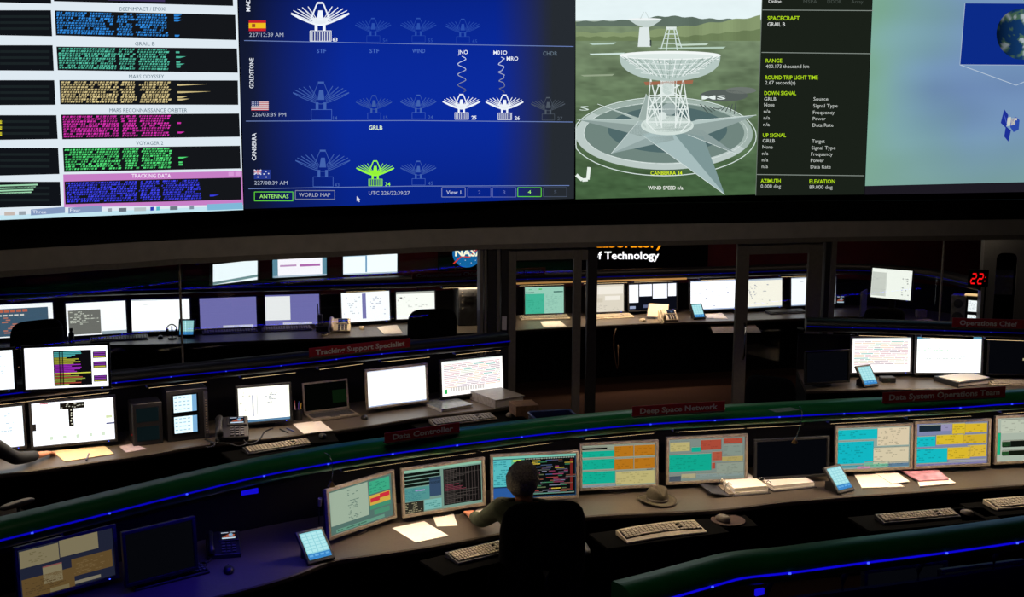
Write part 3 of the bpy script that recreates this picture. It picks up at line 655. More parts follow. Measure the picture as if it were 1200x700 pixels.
con_o = console('nearest console canopy at the lower right corner', OL, None, 740, 1290, desk=False, n=60, led_g=.7, depth=.2)
# warm lit strip on the rear canopy
ww = [P(x, interp(BLED, x) + .5, RLED + BF) for x in range(584, 805, 10)]
def rr_(p, i):
    n = wallnorm(ww[max(i - 1, 0)], ww[min(i + 1, len(ww) - 1)]); return p + n * .02
o = MB().tube([(rr_(p, i).x - con_b.location.x, rr_(p, i).y - con_b.location.y, RLED - .045) for i, p in enumerate(ww)], .012).build('tube_lamp', emit('warm tube', 'd09858', .75), con_b, smooth=True)
# ================================================================== THINGS ON THE DESKS
def yaw_of(a, b): return math.atan2(b.y - a.y, b.x - a.x)
def lmap(W, H, z0, y0=-.002, uw=100., uh=62., M=None):
    def f(x, y, l):
        p = Vector(((x / uw - .5) * W, y0 - .0004 * l, z0 + H * (1 - y / uh)))
        return tuple(M @ p) if M else tuple(p)
    return f
def monitor(label, bl, br, hpx, pic, zb=.80, desk=DESKZ, base=0.0, bezel=None, bw=.02, stand=True, group=None, tall=False, cat='monitor', tilt=4, stand_to=None):
    bezel = bezel or BLACK
    a = P(*bl, zb + base); b = P(*br, zb + base); W = (b - a).length; yaw = yaw_of(a, b); mid = (a + b) / 2
    H = hpx * (Vector((mid.x, mid.y)).length) / F * 1.01
    zd = desk + base if stand_to is None else stand_to
    t = thing('desktop_monitor', label, cat, (mid.x, mid.y, zd), yaw, group)
    z0 = zb + base - zd
    Mt = Matrix.Translation((0, 0, z0)) @ Matrix.Rotation(R(-tilt), 4, 'X') @ Matrix.Translation((0, 0, -z0))
    fr = MB()
    for c, s in (((0, 0, z0 - bw / 2), (W + 2 * bw, .03, bw)), ((0, 0, z0 + H + bw / 2), (W + 2 * bw, .03, bw)), ((-W / 2 - bw / 2, 0, z0 + H / 2), (bw, .03, H)), ((W / 2 + bw / 2, 0, z0 + H / 2), (bw, .03, H))):
        fr.box(Mt @ Vector(c), s, Mt.to_3x3())
    fo = fr.build('bezel', bezel, t, bevel=.003)
    hb = MB(); hb.box(Mt @ Vector((0, .028, z0 + H / 2)), (W + .01, .045, H + .01), Mt.to_3x3())
    hb.box(Mt @ Vector((0, .06, z0 + H * .45)), (W * .5, .04, H * .5), Mt.to_3x3()); hb.build('rear_housing', BLACK, t, bevel=.006)
    d = Draw(); pic(d); d.build('display', t, lmap(W, H, z0, .003, M=Mt))
    if stand:
        nk = MB().box((0, .095, (z0 + H * .4) / 2 + .005), (.07, .035, z0 + H * .4)).build('stand_neck', bezel, t, bevel=.004)
        MB().lathe([(.0, 0), (.11, 0), (.11, .008), (.08, .014), (.0, .015)], 24, (0, .12, 0)).build('stand_base', bezel, nk, smooth=2)
        if bezel is not SILVER and pic is not p_off: MB().box(Mt @ Vector((W * .42, -.0165, z0 - bw / 2)), (.008, .003, .004), Mt.to_3x3()).build('power_light', BLUEDOT, fo)
    return t
# --- pictures (100 x 62)
def bg(d, c, g=1.0):
    if g >= 1.05: g *= 1.3
    d.l = 0; d.rect(0, 0, 100, 62, c, g); d.l = 1
def lines(d, x0, y0, x1, y1, rows, c, seed=1, fill=.8, g=1.0):
    r = random.Random(seed); h = (y1 - y0) / rows
    for i in range(rows):
        x = x0; end = x0 + (x1 - x0) * r.uniform(.5, 1.0)
        while x < end:
            wd = r.uniform(1, 5)
            if r.random() < fill: d.rect(x, y0 + i * h + h * .25, min(x + wd, x1), y0 + i * h + h * .75, c, g)
            x += wd + .8
def p_doc(tint='f4f6fb', g=1.12, ink='9aa0b8', seed=1, bar='c8d4ea', cols=1, fill=.5):
    def f(d):
        bg(d, tint, g); d.rect(0, 0, 100, 3.5, bar)
        for k in range(cols): lines(d, 4 + k * 96 / cols, 8, (k + 1) * 96 / cols - 1, 56, 14, ink, seed + k, fill * .35)
        d.rect(0, 59.5, 100, 62, 'b4c4dc')
    return f
def p_blank(c='fbfcff', g=1.2, bottom='a8b8d8'):
    def f(d): bg(d, c, g); d.rect(0, 0, 100, 2.5, 'dfe6f4'); d.rect(0, 60, 100, 62, bottom); d.rect(20, 9, 28, 10.2, 'dcdce4')
    return f
def p_purple(win=None):
    def f(d):
        bg(d, '7f7cc4', 1.0)
        for i in range(1, 20): d.rect(i * 5, 0, i * 5 + .3, 62, '7672bc')
        for i in range(1, 12): d.rect(0, i * 5, 100, i * 5 + .3, '7672bc')
        d.l = 2; d.rect(40 if not win else 32, 57, 94 if not win else 86, 61.5, 'dcdcf0'); d.rect(60, 58.3, 70, 60, '9a9ac8')
        if win: d.rect(0, 3, 46, 52, 'fbfbff', 1.15)
    return f
def p_gantt(tint='f6f2ee', seed=4, lower=True):
    def f(d):
        bg(d, tint, 1.08); d.rect(0, 0, 100, 2.5, 'd8e4e0'); r = random.Random(seed)
        for i in range(16):
            y = 6 + i * 2.7; x = 4
            while x < 94:
                wd = r.uniform(8, 26); d.rect(x, y, min(96, x + wd), y + 1.7, r.choice(['e8cfd4', 'f0dcc8', 'd8ccd8', 'dfe6d8', 'e4c4cc', 'c8b8c0', 'e8e0d0', '8ac8c0' if r.random() < .4 else 'ead8dc'])); x += wd + 1
        if lower:
            d.rect(5, 50, 9, 58, '2eb858'); d.l = 2
            for i in range(14): d.rect(14 + i * 4, 48, 17 + i * 4, 55, 'ddd8d4')
    return f
def p_white_split(d): bg(d, 'f6f8ff', 1.15); d.rect(43, 3, 51, 56, '8a86c8'); lines(d, 60, 10, 94, 50, 12, 'c0c4dc', 5, .3); lines(d, 5, 8, 40, 50, 10, 'dfe4ee', 6, .2)
def p_f1(d):
    bg(d, '56746c', .9); d.rect(3, 3, 62, 50, 'a8bca6', .85); d.l = 2
    lines(d, 30, 6, 50, 48, 20, '5e766c', 2, .35); d.rect(64, 4, 97, 22, '3fae86', .9); d.rect(64, 24, 97, 38, 'd8b048', .9); d.l = 3
    lines(d, 65, 6, 96, 20, 6, '2c8468', 3, .6); d.rect(65, 28, 80, 34, 'c02c3c'); d.rect(80, 25, 96, 31, 'c82c3c'); d.l = 2
    d.rect(64, 38, 97, 44, '4a9a78', .8); d.rect(70, 46, 95, 53, '5fae8a', .6); d.rect(10, 56, 86, 60.5, '79b49a', .65); d.l = 3; lines(d, 12, 56.5, 70, 60, 1, '3f6a58', 9, .8)
def p_f2(d):
    bg(d, '84a898', .75); d.rect(0, 0, 100, 4, '8fc4a8', .9); d.l = 2
    for i in range(4): d.rect(0, 5 + i * 5.2, 46, 9 + i * 5.2, '0e1612')
    d.rect(32, 15, 47, 42, '3a5270', .8); d.rect(0, 26, 32, 45, '5ca4a0', .75); d.rect(50, 6, 99, 58, '12100f'); d.rect(0, 46, 24, 62, '2b2a22'); d.rect(25, 46, 47, 60, '7cbcb4', .9); d.l = 3
    r = random.Random(8)
    for i in range(26): c = '7a3c48' if 10 < i < 16 else '4a4440'; d.rect(52, 8 + i * 1.9, r.uniform(60, 98), 8.9 + i * 1.9, c, r.uniform(.5, 1.1))
    for i in range(12): d.rect(51 + i * 4, 7, 51.4 + i * 4, 57, '6a5c5a', .6)
    lines(d, 1, 27, 31, 44, 9, '3e7c80', 3, .8); lines(d, 1, 47, 23, 61, 6, '8a8468', 4, .8); lines(d, 26, 48, 46, 58, 4, '4a8c86', 5, .6); d.rect(14, 30, 26, 32, 'b4a4dc', .8)
def p_f3(d):
    bg(d, '1a3a58', .9); d.rect(0, 0, 100, 4, '7cc8b4', .9); d.rect(0, 5, 22, 44, '5ac0c4', .9); d.rect(22, 5, 38, 30, '58b890', .9); d.rect(38, 4, 99, 60, '0a0d0d'); d.rect(0, 46, 36, 61, '2c5ca0', .9); d.l = 2
    lines(d, 1, 7, 21, 42, 12, '2f8c94', 3, .6); d.rect(24, 6, 34, 8.5, 'c8d83c'); lines(d, 23, 12, 37, 28, 6, '3a8a6c', 4, .6)
    r = random.Random(5)
    for i in range(22):
        y = 8 + i * 2.3
        for k in range(3):
            x = r.uniform(42, 88); d.rect(x, y, x + r.uniform(4, 16), y + 1.3, r.choice(['3c4c70', 'a83c3c', '5c6a4a', 'c8b040', '6f6f80', '8c3a5a', '3c8058', '585858', '7a4a3a']), r.uniform(.6, 1.2))
    d.rect(93, 8, 96, 54, '8c2c28', .6); d.pline([(39, 5.5), (98, 5.5)], .8, '8a8c80'); d.rect(39, 56, 98, 57.5, '5c8c7c')
    for i in range(20): d.rect(40 + i * 3, 4.6, 41.2 + i * 3, 6.4, '9cb4a4', .8)
def tiles(items, base='8c9c8c', g=.85, ink=.55, seed=1):
    def f(d):
        bg(d, base, g); r = random.Random(seed)
        for x0, y0, x1, y1, c in items:
            d.l = 2; d.rect(x0, y0, x1, y1, c, g); d.l = 3; d.rect(x0, y0, x1, y0 + 1.2, 'c8ccb8', g * .6)
            rows = max(1, int((y1 - y0) / 3)); lc = tuple(int(c[i:i + 2], 16) / 255 * .82 for i in (0, 2, 4))
            if x1 - x0 > 8 and sum(lc) > .4: lines(d, x0 + 1, y0 + 2, x1 - 1, y1 - .5, rows, lc, r.randint(0, 999), .35)
            d.line((x0, y0), (x1, y0), .3, '3a4a44'); d.line((x1, y0), (x1, y1), .3, '3a4a44')
    return f
TQ = '14b498'; OR = 'c07a1c'; YE = 'c8bc7c'; RD = 'b4503c'; CY = '14b8c0'
p_f4 = tiles([(0, 8, 44, 18, TQ), (0, 20, 44, 36, TQ), (0, 38, 45, 57, TQ), (44, 2, 70, 19, OR), (71, 2, 99, 19, OR), (44, 21, 70, 38, OR), (71, 21, 99, 38, OR), (46, 40, 99, 60, YE), (0, 3, 34, 7, '0c1210'), (0, 58, 46, 62, '8898a0'), (88, 38, 96, 40, '141814')], '98a490')
p_f5 = tiles([(2, 4, 28, 18, YE), (42, 2, 69, 18, RD), (72, 1, 97, 10, RD), (30, 12, 42, 20, TQ), (1, 22, 56, 48, TQ), (57, 20, 70, 34, 'b85c44'), (72, 11, 98, 27, '8c9c90'), (70, 28, 98, 36, 'b8a868'), (57, 36, 61, 46, RD), (63, 38, 99, 56, '98a494'), (1, 53, 16, 62, '505c68'), (17, 51, 36, 58, 'b8b088'), (36, 52, 99, 58, '8ea09c')], '86948c', .82)
p_f6 = tiles([(1, 2, 55, 18, CY), (1, 20, 50, 54, '12b4c0'), (55, 1, 99, 29, 'd8c8a8'), (50, 31, 99, 56, 'd4c8a8'), (38, 52, 72, 60, '6fb494'), (28, 58, 46, 62, 'c088a8'), (70, 54, 99, 61, '5c7c94'), (0, 55, 36, 60, '4c98a4')], '8ca49c', 1.0)
p_f7 = tiles([(4, 2, 34, 12, '182834'), (34, 1, 50, 12, '9490b4'), (50, 1, 68, 20, 'd8b82c'), (68, 2, 99, 16, 'd8b42c'), (28, 17, 66, 32, 'd8b82c'), (0, 18, 27, 34, CY), (66, 18, 99, 32, 'd0ac2c'), (0, 36, 44, 58, CY), (44, 36, 76, 54, 'd8b62c'), (72, 34, 99, 52, 'd8b43a'), (0, 58, 99, 62, '7c78a4'), (46, 55, 99, 58, '9c98b8')], '7c84a8', 1.0)
p_f8 = tiles([(0, 20, 6, 52, '1cb480'), (6, 2, 99, 22, 'c4ccb8'), (9, 32, 99, 42, '10140f'), (9, 46, 99, 54, '14180f'), (8, 33, 20, 41, '2a5c30'), (8, 47, 18, 53, '2a5c30')], 'b0bcac', .9)
def p_f0(d):
    bg(d, '2c3148', .5); d.rect(2, 3, 42, 24, 'a89c78', .48); d.rect(43, 1, 84, 22, 'a89c78', .48); d.rect(2, 38, 56, 62, '80653c', .48); d.rect(54, 28, 98, 50, '80653c', .48); d.rect(24, 28, 44, 50, 'a89c78', .5); d.l = 2
    lines(d, 4, 6, 40, 20, 6, '8f845f', 3, .3, .48); lines(d, 5, 42, 52, 60, 8, '6a5434', 4, .5, .48); lines(d, 56, 32, 94, 48, 8, '947a50', 5, .5, .48); d.rect(24, 28, 44, 29.5, '9c5a58', .6); d.rect(56, 56, 84, 60, '98907a', .6); d.rect(30, 57, 50, 62, '8a7c58', .6)
def p_code(d):
    bg(d, 'f4f6fc', 1.15); d.rect(34, 6, 80, 59, '0d0c10'); r = random.Random(6); d.l = 2
    for i in range(24):
        y = 8 + i * 2.1; c = '4fb0b0' if i < 4 else ('a8a838' if i < 9 else ('9a2cb8' if i < 15 else ('d8dc50' if i == 15 else r.choice(['b04c3c', 'a030b0', '8c9c40', '40a0a8']))))
        x1 = 79 if i == 15 else r.uniform(50, 72); d.rect(35, y, 41, y + 1.5, c, .8); d.rect(42, y, 45, y + 1.5, c, .6); d.rect(46, y, x1, y + 1.5, c)
    for y in (9, 24, 45):
        d.rect(82, y, 98, y + 10, '181020'); d.l = 3
        for k in range(3): d.rect(83, y + 1 + k * 3, 97, y + 3 + k * 3, '8c3cb0' if k < 2 else 'c8c040', .8)
        d.l = 2
def p_split_dash(d):
    bg(d, 'f4f6fc', 1.15); d.rect(34, 3, 64, 12, '18140f'); d.rect(44, 10, 50, 38, '18140f'); d.rect(0, 30, 4, 40, '2a2420'); d.rect(90, 37, 100, 39, '283070'); d.rect(10, 1, 20, 2.4, 'c03848'); d.l = 2
    r = random.Random(3)
    for i in range(14):
        x, y = 35 + r.random() * 26, 4 + r.random() * 6; d.rect(x, y, x + 2, y + 1.2, 'd8d4c0', .7)
    for i in range(6): d.disc(47 + r.uniform(-1, 1), 14 + i * 4, .9, .9, 'e8e4d0', 8)
    for i in range(5): d.rect(20 + i * 16, 50, 24 + i * 16, 55, 'dcecd4'); 
    d.rect(90, 26, 98, 30, 'dce8b8'); d.rect(2, 42, 98, 42.6, 'c4c8d8'); d.rect(4, 12, 33, 12.5, 'd0d4e0'); d.rect(66, 12, 98, 12.5, 'd0d4e0')
def p_whitegrid(d): bg(d, 'eef6fb', 1.1); d.rect(0, 55, 74, 62, '1a2850'); lines(d, 4, 4, 96, 50, 12, 'cfe0ea', 3, .5); d.l = 2; lines(d, 3, 56, 70, 61, 2, '7c88b0', 8, .7)
def p_code2(d):
    bg(d, 'f2f4fa', 1.1); d.rect(0, 8, 92, 60, '4c6a84', .9); d.l = 2; r = random.Random(4)
    for i in range(5): d.rect(10 + i * 10, 10, 18 + i * 10, 15, 'd07058'); d.rect(9 + i * 9, 19, 16 + i * 9, 22, 'f0ece8')
    for i in range(8): x = r.uniform(14, 34); d.rect(x, 24 + i * 4, x + r.uniform(6, 16), 26.5 + i * 4, 'c88070')
def p_code3(d): bg(d, 'f6f8ff', 1.15); d.rect(3, 14, 57, 60, '7c7c78'); d.l = 2; lines(d, 6, 16, 54, 42, 8, 'e0e4d8', 4, .6); d.rect(58, 56, 100, 62, 'a8b8c4')
def p_teal(d):
    bg(d, 'b4ecd8', .95); d.rect(0, 16, 50, 62, '4fd0b0', .95); d.rect(2, 12, 24, 14, '2c5c5c'); d.rect(74, 11, 98, 13.5, '2c6460'); d.l = 2
    lines(d, 54, 18, 96, 54, 10, '98d0c0', 4, .5); lines(d, 4, 26, 46, 58, 9, '3cb898', 5, .4); d.rect(36, 4, 44, 7, '50d870'); d.rect(10, 5, 18, 7, '70d8a0')
def p_cream(d): bg(d, 'e4dcca', .95); d.rect(30, 4, 98, 22, 'f2ecdf'); d.rect(50, 26, 90, 36, 'f4eee2'); d.rect(6, 30, 44, 40, 'd4ccb8'); d.l = 2; lines(d, 6, 44, 90, 58, 5, 'c8c0b0', 4, .4)
def p_panels(d): bg(d, '0b0d16', 1); [d.rect(x0, y0, x1, y1, 'f2f4fc', 1.15) for x0, y0, x1, y1 in ((0, 2, 20, 44), (22, 2, 48, 30), (50, 2, 80, 36), (82, 2, 99, 32))]; d.rect(2, 52, 14, 58, '98a4c4'); d.rect(30, 50, 44, 57, '5c6484')
def p_off(d): bg(d, '05060a', 1.0)
def p_offgreen(d): bg(d, '020302'); d.rect(66, 20, 100, 50, '081608')
def p_yellowdash(d): bg(d, '05060a'); d.rect(54, 34, 66, 38, 'a8a078'); d.rect(58, 30, 62, 34, 'c8b848')
def p_tv1(d): bg(d, 'eaf4fb', 1.1); d.poly([(0, 62), (0, 54), (100, 46), (100, 54)], '7fa4a8'); d.rect(2, 55, 30, 58, '707c84')
def p_tv2(d): bg(d, 'f4f0fa', 1.1); d.rect(0, 0, 10, 62, '6a9cb4'); d.rect(92, 0, 100, 62, '6a9cb4'); d.rect(14, 20, 44, 26, 'd8a8dc'); d.rect(50, 20, 88, 28, 'c878c8'); d.rect(0, 56, 100, 62, 'ccdcf0')
def p_tv3(d): bg(d, 'eef6ff', 1.15); d.rect(0, 0, 44, 6, 'a8d0ec'); d.rect(41, 6, 44, 56, '78b0dc'); d.rect(0, 58, 100, 62, 'c8d8ec')
def p_list(d): bg(d, 'f6f6f2', 1.12); d.rect(0, 0, 100, 5, 'c8c8c4'); lines(d, 4, 10, 60, 26, 4, 'd8d8d0', 4, .3); d.rect(10, 12, 16, 16, '888888'); lines(d, 20, 30, 90, 36, 2, 'dcdcd8', 5, .3)
def p_green(d): bg(d, 'f2f8f6', 1.12); d.rect(0, 0, 100, 4, '5c98b4'); d.rect(20, 1, 76, 4, 'f4faff', 1.1); lines(d, 2, 18, 80, 24, 2, 'b8e0bc', 4, .5); lines(d, 4, 32, 90, 40, 2, 'e0e8e4', 6, .4)
def p_calc(d): bg(d, 'f4f4e6', 1.08); lines(d, 3, 6, 28, 56, 8, 'e0e0d4', 3, .2); d.rect(27, 14, 30, 52, 'b4b8d0'); lines(d, 52, 12, 84, 30, 7, '9098b0', 5, .5); d.rect(0, 58, 100, 62, '5c86a8'); d.rect(36, 14, 37.5, 50, 'd0d4dc')
def p_form(d): bg(d, 'f2f4ee', 1.05); d.rect(1, 8, 36, 58, 'e6e9e2'); d.line((37, 4), (37, 58), .6, 'b0b4b0'); lines(d, 76, 16, 94, 54, 8, 'c0c4c0', 3, .4); lines(d, 4, 18, 30, 24, 2, 'c0c4c0', 4, .4); d.line((2, 44), (36, 44), .4, 'b0b4b0')
# --- front row
BZ = SILVER
monitor('front desk monitor nearest the left end of the lit row, angled inward', (387, 629), (461, 604), 53.5, p_f1, bezel=BZ)
monitor('front desk monitor with split grey and black data windows, left of the seated man', (474.5, 603.4), (565.5, 589), 53, p_f2, bezel=BZ)
monitor('monitor with black timeline display right in front of the seated man', (578, 586), (675, 580.5), 52, p_f3, bezel=BZ)
monitor('monitor tiled in turquoise and orange behind the hat', (682, 572), (768, 567.5), 51, p_f4, bezel=BZ)
monitor('monitor tiled in turquoise and brick red behind the hat and open binder', (783.4, 565), (872.4, 560.3), 50.5, p_f5, bezel=BZ)
monitor('monitor tiled in cyan and cream beside the touch panel at right', (980.6, 550.8), (1065.6, 547), 48, p_f6, bezel=BZ)
monitor('monitor tiled in yellow and cyan at right of the front desk', (1073, 546.8), (1156.6, 542.8), 48, p_f7, bezel=BZ)
monitor('monitor cut off by the right edge of the photo on the front desk', (1167, 541.5), (1250, 537.5), 48, p_f8, bezel=BZ)
monitor('dim monitor with tan and brown windows in the lower left corner', (25, 704), (135.5, 674), 57, p_f0, bezel=DARKGREY)
monitor('switched off black monitor beside the dim tan one, lower left', (150, 684), (228, 664), 57, p_off)
monitor('dark switched off monitor behind the open binders on the front desk', (886, 560), (968, 555), 42, p_off)
# --- middle row, left
monitor('upper monitor with rainbow code listing, stacked above another', (30.4, 456.8), (127.5, 452.4), 46, p_code, zb=1.42, stand_to=LEDZ + .078)
monitor('upper stacked monitor cut off by the left edge', (-66, 462), (17, 455.8), 43, p_whitegrid, zb=1.42, stand_to=LEDZ + .078)
monitor('lower stacked monitor with white dashboard and black centre column', (39.6, 523.6), (134.8, 514.6), 48, p_split_dash)
monitor('lower stacked monitor cut off by the left edge, beside the seated arm', (-64, 533), (28.7, 522.6), 45, p_whitegrid)
monitor('cream spreadsheet monitor between black desk phone and laptop', (280, 496.4), (340, 491), 41, p_calc)
monitor('blank white monitor with silver side on the middle console', (431.5, 478), (499.6, 469), 42.5, p_blank('fbfdf8'), bezel=SILVER)
monitor('monitor with pastel schedule bars at the end of the middle console', (518, 465.3), (589.6, 456.8), 41.5, p_gantt())
# --- middle row, right
monitor('monitor with pastel schedule bars beside the right touch panel', (998, 436.8), (1066.3, 435.7), 39, p_gantt(lower=False, seed=9), bezel=DARKGREY)
monitor('white monitor with green line above the closed black binder', (1073.4, 436.8), (1149, 437), 40, p_green, bezel=DARKGREY)
monitor('dark monitor with small yellow mark at the right edge', (1158, 437.5), (1232, 438.5), 37, p_yellowdash)
monitor('switched off monitor left of the pastel schedule monitor at right', (945, 449), (993, 446), 34, p_off)
# --- rear row
kw = dict(base=BF, bw=.018, zb=.79)
monitor('rear monitor with grey blue code window cut off by the left edge', (-8, 397), (63.5, 392.6), 36, p_code2, **kw)
monitor('rear monitor with grey listing on its left half', (79, 394.4), (148.6, 390.3), 36.5, p_code3, **kw)
monitor('rear monitor, blank white, left of the small rear touch panel', (155, 389.5), (222.9, 387.3), 36.5, p_blank(), **kw)
monitor('rear monitor with plain violet desktop', (235, 385.7), (301, 383), 35, p_purple(), **kw)
monitor('rear monitor half white and half violet', (311.4, 381.6), (374.6, 379.6), 35, p_purple(True), **kw)
monitor('rear monitor with violet centre bar behind the beige phone', (400.7, 378.6), (457, 375), 34.5, p_white_split, **kw)
monitor('rear monitor partly hidden by a chair back', (464.6, 374.5), (509.6, 372.6), 32, p_list, **kw)
kw['zb'] = .795
monitor('rear monitor with mint green page seen through the left glass door', (615.3, 368.2), (660.7, 366.8), 31.5, p_teal, **kw)
monitor('rear monitor with cream windows at the door opening', (687, 366.5), (731, 364.8), 32, p_cream, **kw)
monitor('rear monitor with four white panels on black', (737, 364.3), (793, 361.8), 31, p_panels, **kw)
monitor('rear monitor, wide and white, left of the right glass door', (809, 364), (864, 361.5), 34, p_doc('f6f8fc', seed=3, fill=.2), **kw)
monitor('rear monitor with cream page seen through the right glass door', (873, 361.5), (916.4, 359.3), 33, p_doc('f2ece0', seed=4, fill=.3), **kw)
monitor('rear monitor behind the right post of the right glass door', (926.7, 358.9), (979, 356.4), 32, p_blank('eef4ff'), **kw)
monitor('tilted white monitor on tall stand in the right glass room', (1020, 348), (1067, 352.5), 33, p_form, zb=1.12, base=BF, bw=.018)
def hung(label, bl, br, h, pic):
    t = monitor(label, bl, br, h, pic, zb=1.56 - BF, base=BF, stand=False, cat='television', tilt=-3, bw=.012)
    t.name = 'hanging_television'; z = t.location.z
    MB().cyl((0, .08, 1.56 - z + .1), (0, .08, 2.44 - z), .018).build('ceiling_pole', DARKGREY, t, smooth=2)
    MB().box((0, .06, 1.56 - z + .14), (.12, .05, .12)).build('wall_bracket', DARKGREY, t)
hung('leftmost hanging screen above the rear console', (248.9, 334.3), (301.8, 327.8), 23.5, p_tv1)
hung('hanging screen with magenta bar above the rear console', (319.4, 326), (382.8, 323), 21.5, p_tv2)
hung('hanging screen with pale blue corner, nearest the round emblem', (402, 322.5), (465.4, 319.8), 23.5, p_tv3)
# ------------------------------------------------------------------ keyboards
KEYMESH = {}
def keyboard(label, bl, br, z, depth=.165, body=None, keys=None, tray=None, curved=False):
    a = P(*bl, z); b = P(*br, z); W = (b - a).length; yaw = yaw_of(a, b); mid = (a + b) / 2; body = body or BEIGE; keys = keys or KEYS
    t = thing('keyboard', label, 'keyboard', (mid.x, mid.y, z), yaw)
    y1 = depth; prof = [(0, 0), (y1, 0), (y1, .034), (y1 - .012, .036), (.0, .016), (-.004, .008)]
    if curved:
        mb = MB(); n = 14; rings = []
        for i in range(n + 1):
            u = i / n * 2 - 1; sh = -.03 * u * u + .0; x = u * W / 2
            rings.append([(x, y + (sh if y > .05 else sh * .6), zz) for y, zz in [(-.045, 0), (y1, 0), (y1, .034), (y1 - .012, .036), (.0, .016), (-.045, .01)]])
        mb.loft(rings).build('case', body, t)
    else: MB().side(prof, -W / 2, W / 2).build('case', body, t, bevel=.003)
    mb = MB(); nx = 19; sl = math.atan2(.020, y1 - .012); rot = Matrix.Rotation(sl, 3, 'X')
    for r in range(5):
        for i in range(nx):
            u = (i + .5) / nx
            if i in (14, ) and r < 5 and not (r % 2 == 0): continue
            if r == 0 and 4 <= i <= 8:
                if i != 6: continue
                wx = W * .94 / nx * 5 - .003
            else: wx = W * .94 / nx - .007
            y = .014 + (y1 - .04) * (r + .5) / 5; z_ = .0195 + y * math.tan(sl)
            sh = -.03 * (u * 2 - 1) ** 2 if curved else 0
            mb.box(((u - .5) * W * .95, y + sh, z_), (wx, (y1 - .04) / 5 - .007, .010), rot)
    sl_ = [(-.03 * (2 * i / 14 - 1) ** 2 if curved else 0) for i in range(15)]
    MB().loft([[((i / 14 - .5) * W * .965, .010 + sl_[i], .0186), ((i / 14 - .5) * W * .965, y1 - .022 + sl_[i], .0186 + (y1 - .032) * math.tan(sl)), ((i / 14 - .5) * W * .965, y1 - .022 + sl_[i], .0150 + (y1 - .032) * math.tan(sl)), ((i / 14 - .5) * W * .965, .010 + sl_[i], .015)] for i in range(15)]).build('key_bed', BLACKM, t)
    mb.build('keys', keys, t)['kind'] = 'stuff'
    if tray is not None:
        tr_ = MB().box((0, .06, -.012), (W + .32, .3, .02)).build('keyboard_tray', BLACKM, t, bevel=.004)
        tr_.parent = tray; tr_.matrix_parent_inverse.identity(); M = Matrix.Translation(t.location - tray.location) @ Matrix.Rotation(yaw, 4, 'Z')
        tr_.matrix_local = M
    return t
keyboard('curved ivory keyboard on a tray below the hat', (731, 634), (823, 621.5), .69, body=BEIGE, tray=con_f, curved=True, depth=.15)
keyboard('keyboard half hidden beside the seated man', (537, 663), (604, 647), .69, tray=con_f, body=DARKGREY)
keyboard('ivory keyboard on a tray below the pile of papers at right', (1036, 615.5), (1126, 607.5), .69, depth=.13, tray=con_f, body=DARKGREY)
keyboard('keyboard cut off by the right edge below the front desk', (1168, 599), (1262, 591), .69, tray=con_f)
keyboard('keyboard with bright ivory keys before the spreadsheet monitor', (291, 534), (367, 522.5), .69, depth=.15, body=DARKGREY, tray=con_m)
keyboard('grey keyboard above the data controller plate', (510, 501), (583, 492.5), .69, depth=.17, body=SILVER, keys=mat('grey key caps', '84827e', .5), tray=con_m)
keyboard('beige keyboard at the right edge on the right console', (1162, 452.5), (1238, 453), DESKZ)
keyboard('rear keyboard below the monitor with grey listing', (106, 402), (174, 398.3), DESKZ + BF, body=DARKGREY, keys=KEYB)
keyboard('rear keyboard below the plain violet monitor', (237.5, 393), (302, 390), DESKZ + BF, keys=mat('taupe key caps', '8c7c78', .5), body=mat('taupe plastic', '7c6f6c', .5))
keyboard('rear keyboard below the half violet monitor', (307, 389.6), (366, 387.4), DESKZ + BF, keys=mat('taupe key caps', '8c7c78', .5), body=mat('taupe plastic', '7c6f6c', .5))
keyboard('rear keyboard below the mint green monitor', (611, 375.5), (668, 373.8), DESKZ + BF)
keyboard('rear keyboard below the monitor with cream windows', (697, 374.5), (743, 372.5), DESKZ + BF, body=BEIGE)
keyboard('rear keyboard behind the right glass door', (903, 369), (946, 367.3), DESKZ + BF, keys=KEYB, body=DARKGREY)
keyboard('dark keyboard lit faintly blue in the lower left', (158, 694), (246, 672), DESKZ, body=BLACK, keys=KEYB)
# ------------------------------------------------------------------ mice
def mouse(label, px, py, z, m=None, yaw=0.0, s=1.0):
    p = P(px, py, z); m = m or SILVER
    t = thing('computer_mouse', label, 'mouse', p, yaw)
    def fn(x, y, zz): return (x * .032 * s, y * .058 * s, zz * .034 * s * (1 - .25 * y))
    sh_ = MB().lathe([(.0, 0), (.95, 0), (1, .2), (.93, .55), (.75, .85), (.4, 1.0), (.0, 1.03)], 20, fn=fn).build('shell', m, t, smooth=True)
    MB().cyl((-.004, .03 * s, .028 * s), (.004, .03 * s, .028 * s), .008, n=10).build('scroll_wheel', BLACK, sh_)
mouse('grey mouse on the round mat right of the curved ivory keyboard', 847, 610, .695, SILVER, .5, 1.2)
mouse('mouse beside the keyboard below the paper pile at right', 1133, 603, .70, SILVER, .4)
mouse('grey mouse at the end of the middle console by the thick binder', 597, 488, .70, SILVER, .2)
mouse('small black mouse beside the laptop', 427, 491, DESKZ, BLACK, .3)
mouse('rear mouse beside the beige phone', 424, 385.5, DESKZ + BF, BEIGE, .3)
mouse('black rear mouse left of the rear touch panel', 188, 396.5, DESKZ + BF, BLACK, .3)
mouse('rear mouse right of the keyboard in the door opening', 753, 376.5, DESKZ + BF, BEIGE, .4)
mouse('dark mouse on the blue lit desk, lower left', 268, 670, DESKZ, BLACK, .3)
mouse('dark mouse on mat near the keyboard before the spreadsheet monitor', 378, 512.5, .725, BLACK, .3)
